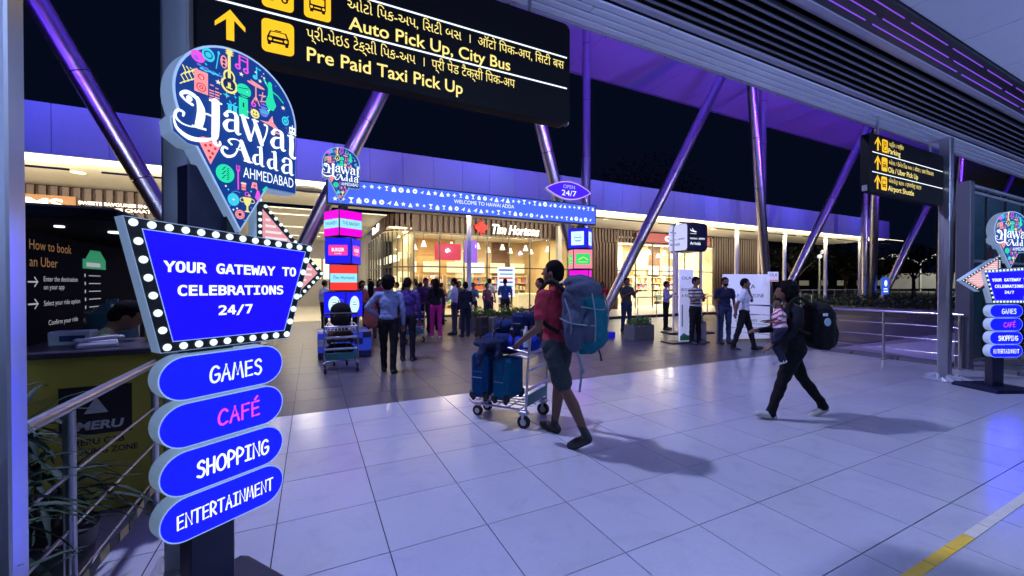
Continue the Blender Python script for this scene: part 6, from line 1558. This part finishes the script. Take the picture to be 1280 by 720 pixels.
person('slim man in a lilac shirt holding a phone near the bright shop', 10.75, 10.0, 150, 1.64, (.33, .33, .62), (.014, .014, .02), arms=('phone', 'phone'), sleeves='long', voxel=.016, stout=.92, faces=True)
person('man in a black and cream striped polo shirt with folded arms', 8.80, 7.22, 172, 1.72, (.50, .47, .44), (.014, .014, .016), arms=('folded', 'phone'), voxel=.012, shoe=cloth('stripe_dark', (.05, .05, .07)), paint=stripes_h, stout=1.1, head_tilt=10, faces=True, legs=((3, 0), (-3, 0)))
person('bearded man in a navy shirt and jeans standing behind the white t-shirt man', 9.56, 6.95, 205, 1.71, (.016, .02, .05), (.03, .045, .10), arms=('down', 'down'), voxel=.013, beard=True, faces=True)
person('man in a white t-shirt and black trousers holding a phone to his ear', 9.08, 6.10, 150, 1.69, (.68, .70, .78), (.012, .012, .016), arms=('ear', 'back'), voxel=.012, legs=((16, 4), (-14, 2)), faces=True, stout=1.05)
person('person bent forward in a pale green shirt beside the cab counter', -1.62, 3.95, 70, 1.60, (.34, .44, .22), (.02, .02, .03), arms=('hold', 'phone'), sleeves='long', lean=34, voxel=.014, head_tilt=30, faces=True, legs=((25, 60), (20, 55)))
# the crowd waiting in front of the arcade
rn = random.Random(21)
crowd = [(1.35, 13.1, .35, .2, .1, 'rust'), (2.5, 17.2, .1, .3, .2, 'green'), (3.0, 14.9, .5, .45, .2, 'mustard'), (4.0, 17.4, .5, .5, .55, 'cream'), (3.6, 13.2, .08, .08, .1, 'slate'), (0.4, 15.4, .2, .25, .4, 'denim blue'), (2.0, 13.9, .3, .05, .08, 'crimson'), (0.9, 14.2, .03, .03, .04, 'black'), (2.25, 14.8, .5, .55, .6, 'white'), (2.7, 13.4, .05, .06, .15, 'navy'), (2.95, 15.6, .45, .5, .45, 'pale mint'), (3.45, 14.3, .55, .58, .66, 'light grey'), (3.7, 16.1, .05, .05, .06, 'charcoal'), (4.3, 15.0, .35, .45, .5, 'pale blue'), (4.85, 16.4, .12, .06, .05, 'brown'), (1.6, 15.8, .5, .16, .05, 'orange'), (2.0, 16.6, .3, .45, .55, 'sky blue'), (3.2, 12.7, .06, .03, .10, 'plum'), (5.2, 15.2, .05, .05, .05, 'black')]
wh = ['left of the orange tunic', 'deepest in the passage', 'behind the purple bags', 'far back near the passage', 'behind the trolley of purple bags', 'left edge by the passage', 'beside the white shirt', 'at the far left of the crowd', 'in the middle of the crowd', 'just right of the woman in orange', 'at the back of the crowd', 'behind the woman in pink trousers', 'deep in the crowd by the shop corner', 'right of the woman in pink trousers', 'farthest back by the shop door', 'behind the woman in the tunic', 'behind the person in orange', 'right behind the purple bags', 'right of the brown top by the shop door']
for i, (x, y, r_, g_, b_, nm) in enumerate(crowd):
    person('waiting person in a %s top %s' % (nm, wh[i]), x, y, rn.choice([10, 160, -40, 60, 200, -80]), rn.uniform(1.58, 1.76), (r_, g_, b_), rn.choice([(.015, .015, .02), (.03, .04, .08), (.05, .04, .05)]), sleeves=rn.choice(['long', 'short']), female=i % 3 == 0, hair='long' if i % 3 == 0 else 'short', arms=rn.choice([('down', 'phone'), ('hold', 'down'), ('folded', 'folded'), ('down', 'down')]), voxel=.024, group='people waiting in the crowd', stout=rn.uniform(.9, 1.25), lean=rn.uniform(-2, 6), legs=rn.choice([((0, 0), (0, 0)), ((8, 4), (-8, 2)), ((14, 6), (-12, 6))]))
for x, y, c, lb in ((2.7, 13.25, (.02, .03, .08), 'navy daypack worn by someone in the crowd right of the orange tunic'), (3.45, 14.15, (.25, .05, .05), 'red daypack worn by a person behind the pink trousers'), (1.35, 12.95, (.02, .02, .02), 'black daypack worn left of the woman in the orange tunic')):
    t = thing('daypack', lb, 'backpack', (x, y - .12, 0)); F = Fused(); F.box((0, 0, 1.18), (.30, .16, .40), 0, None, .06); F.ell((0, -.07, 1.10), (.11, .06, .12), 0); F.build('pack_body', [cloth('daypack_%.2f' % c[0], c)], t, .02); b = MB(); b.tube([(-.04, 0, 1.38), (0, 0, 1.43), (.04, 0, 1.38)], .01, 6); b.build('handle', BLACK, t)
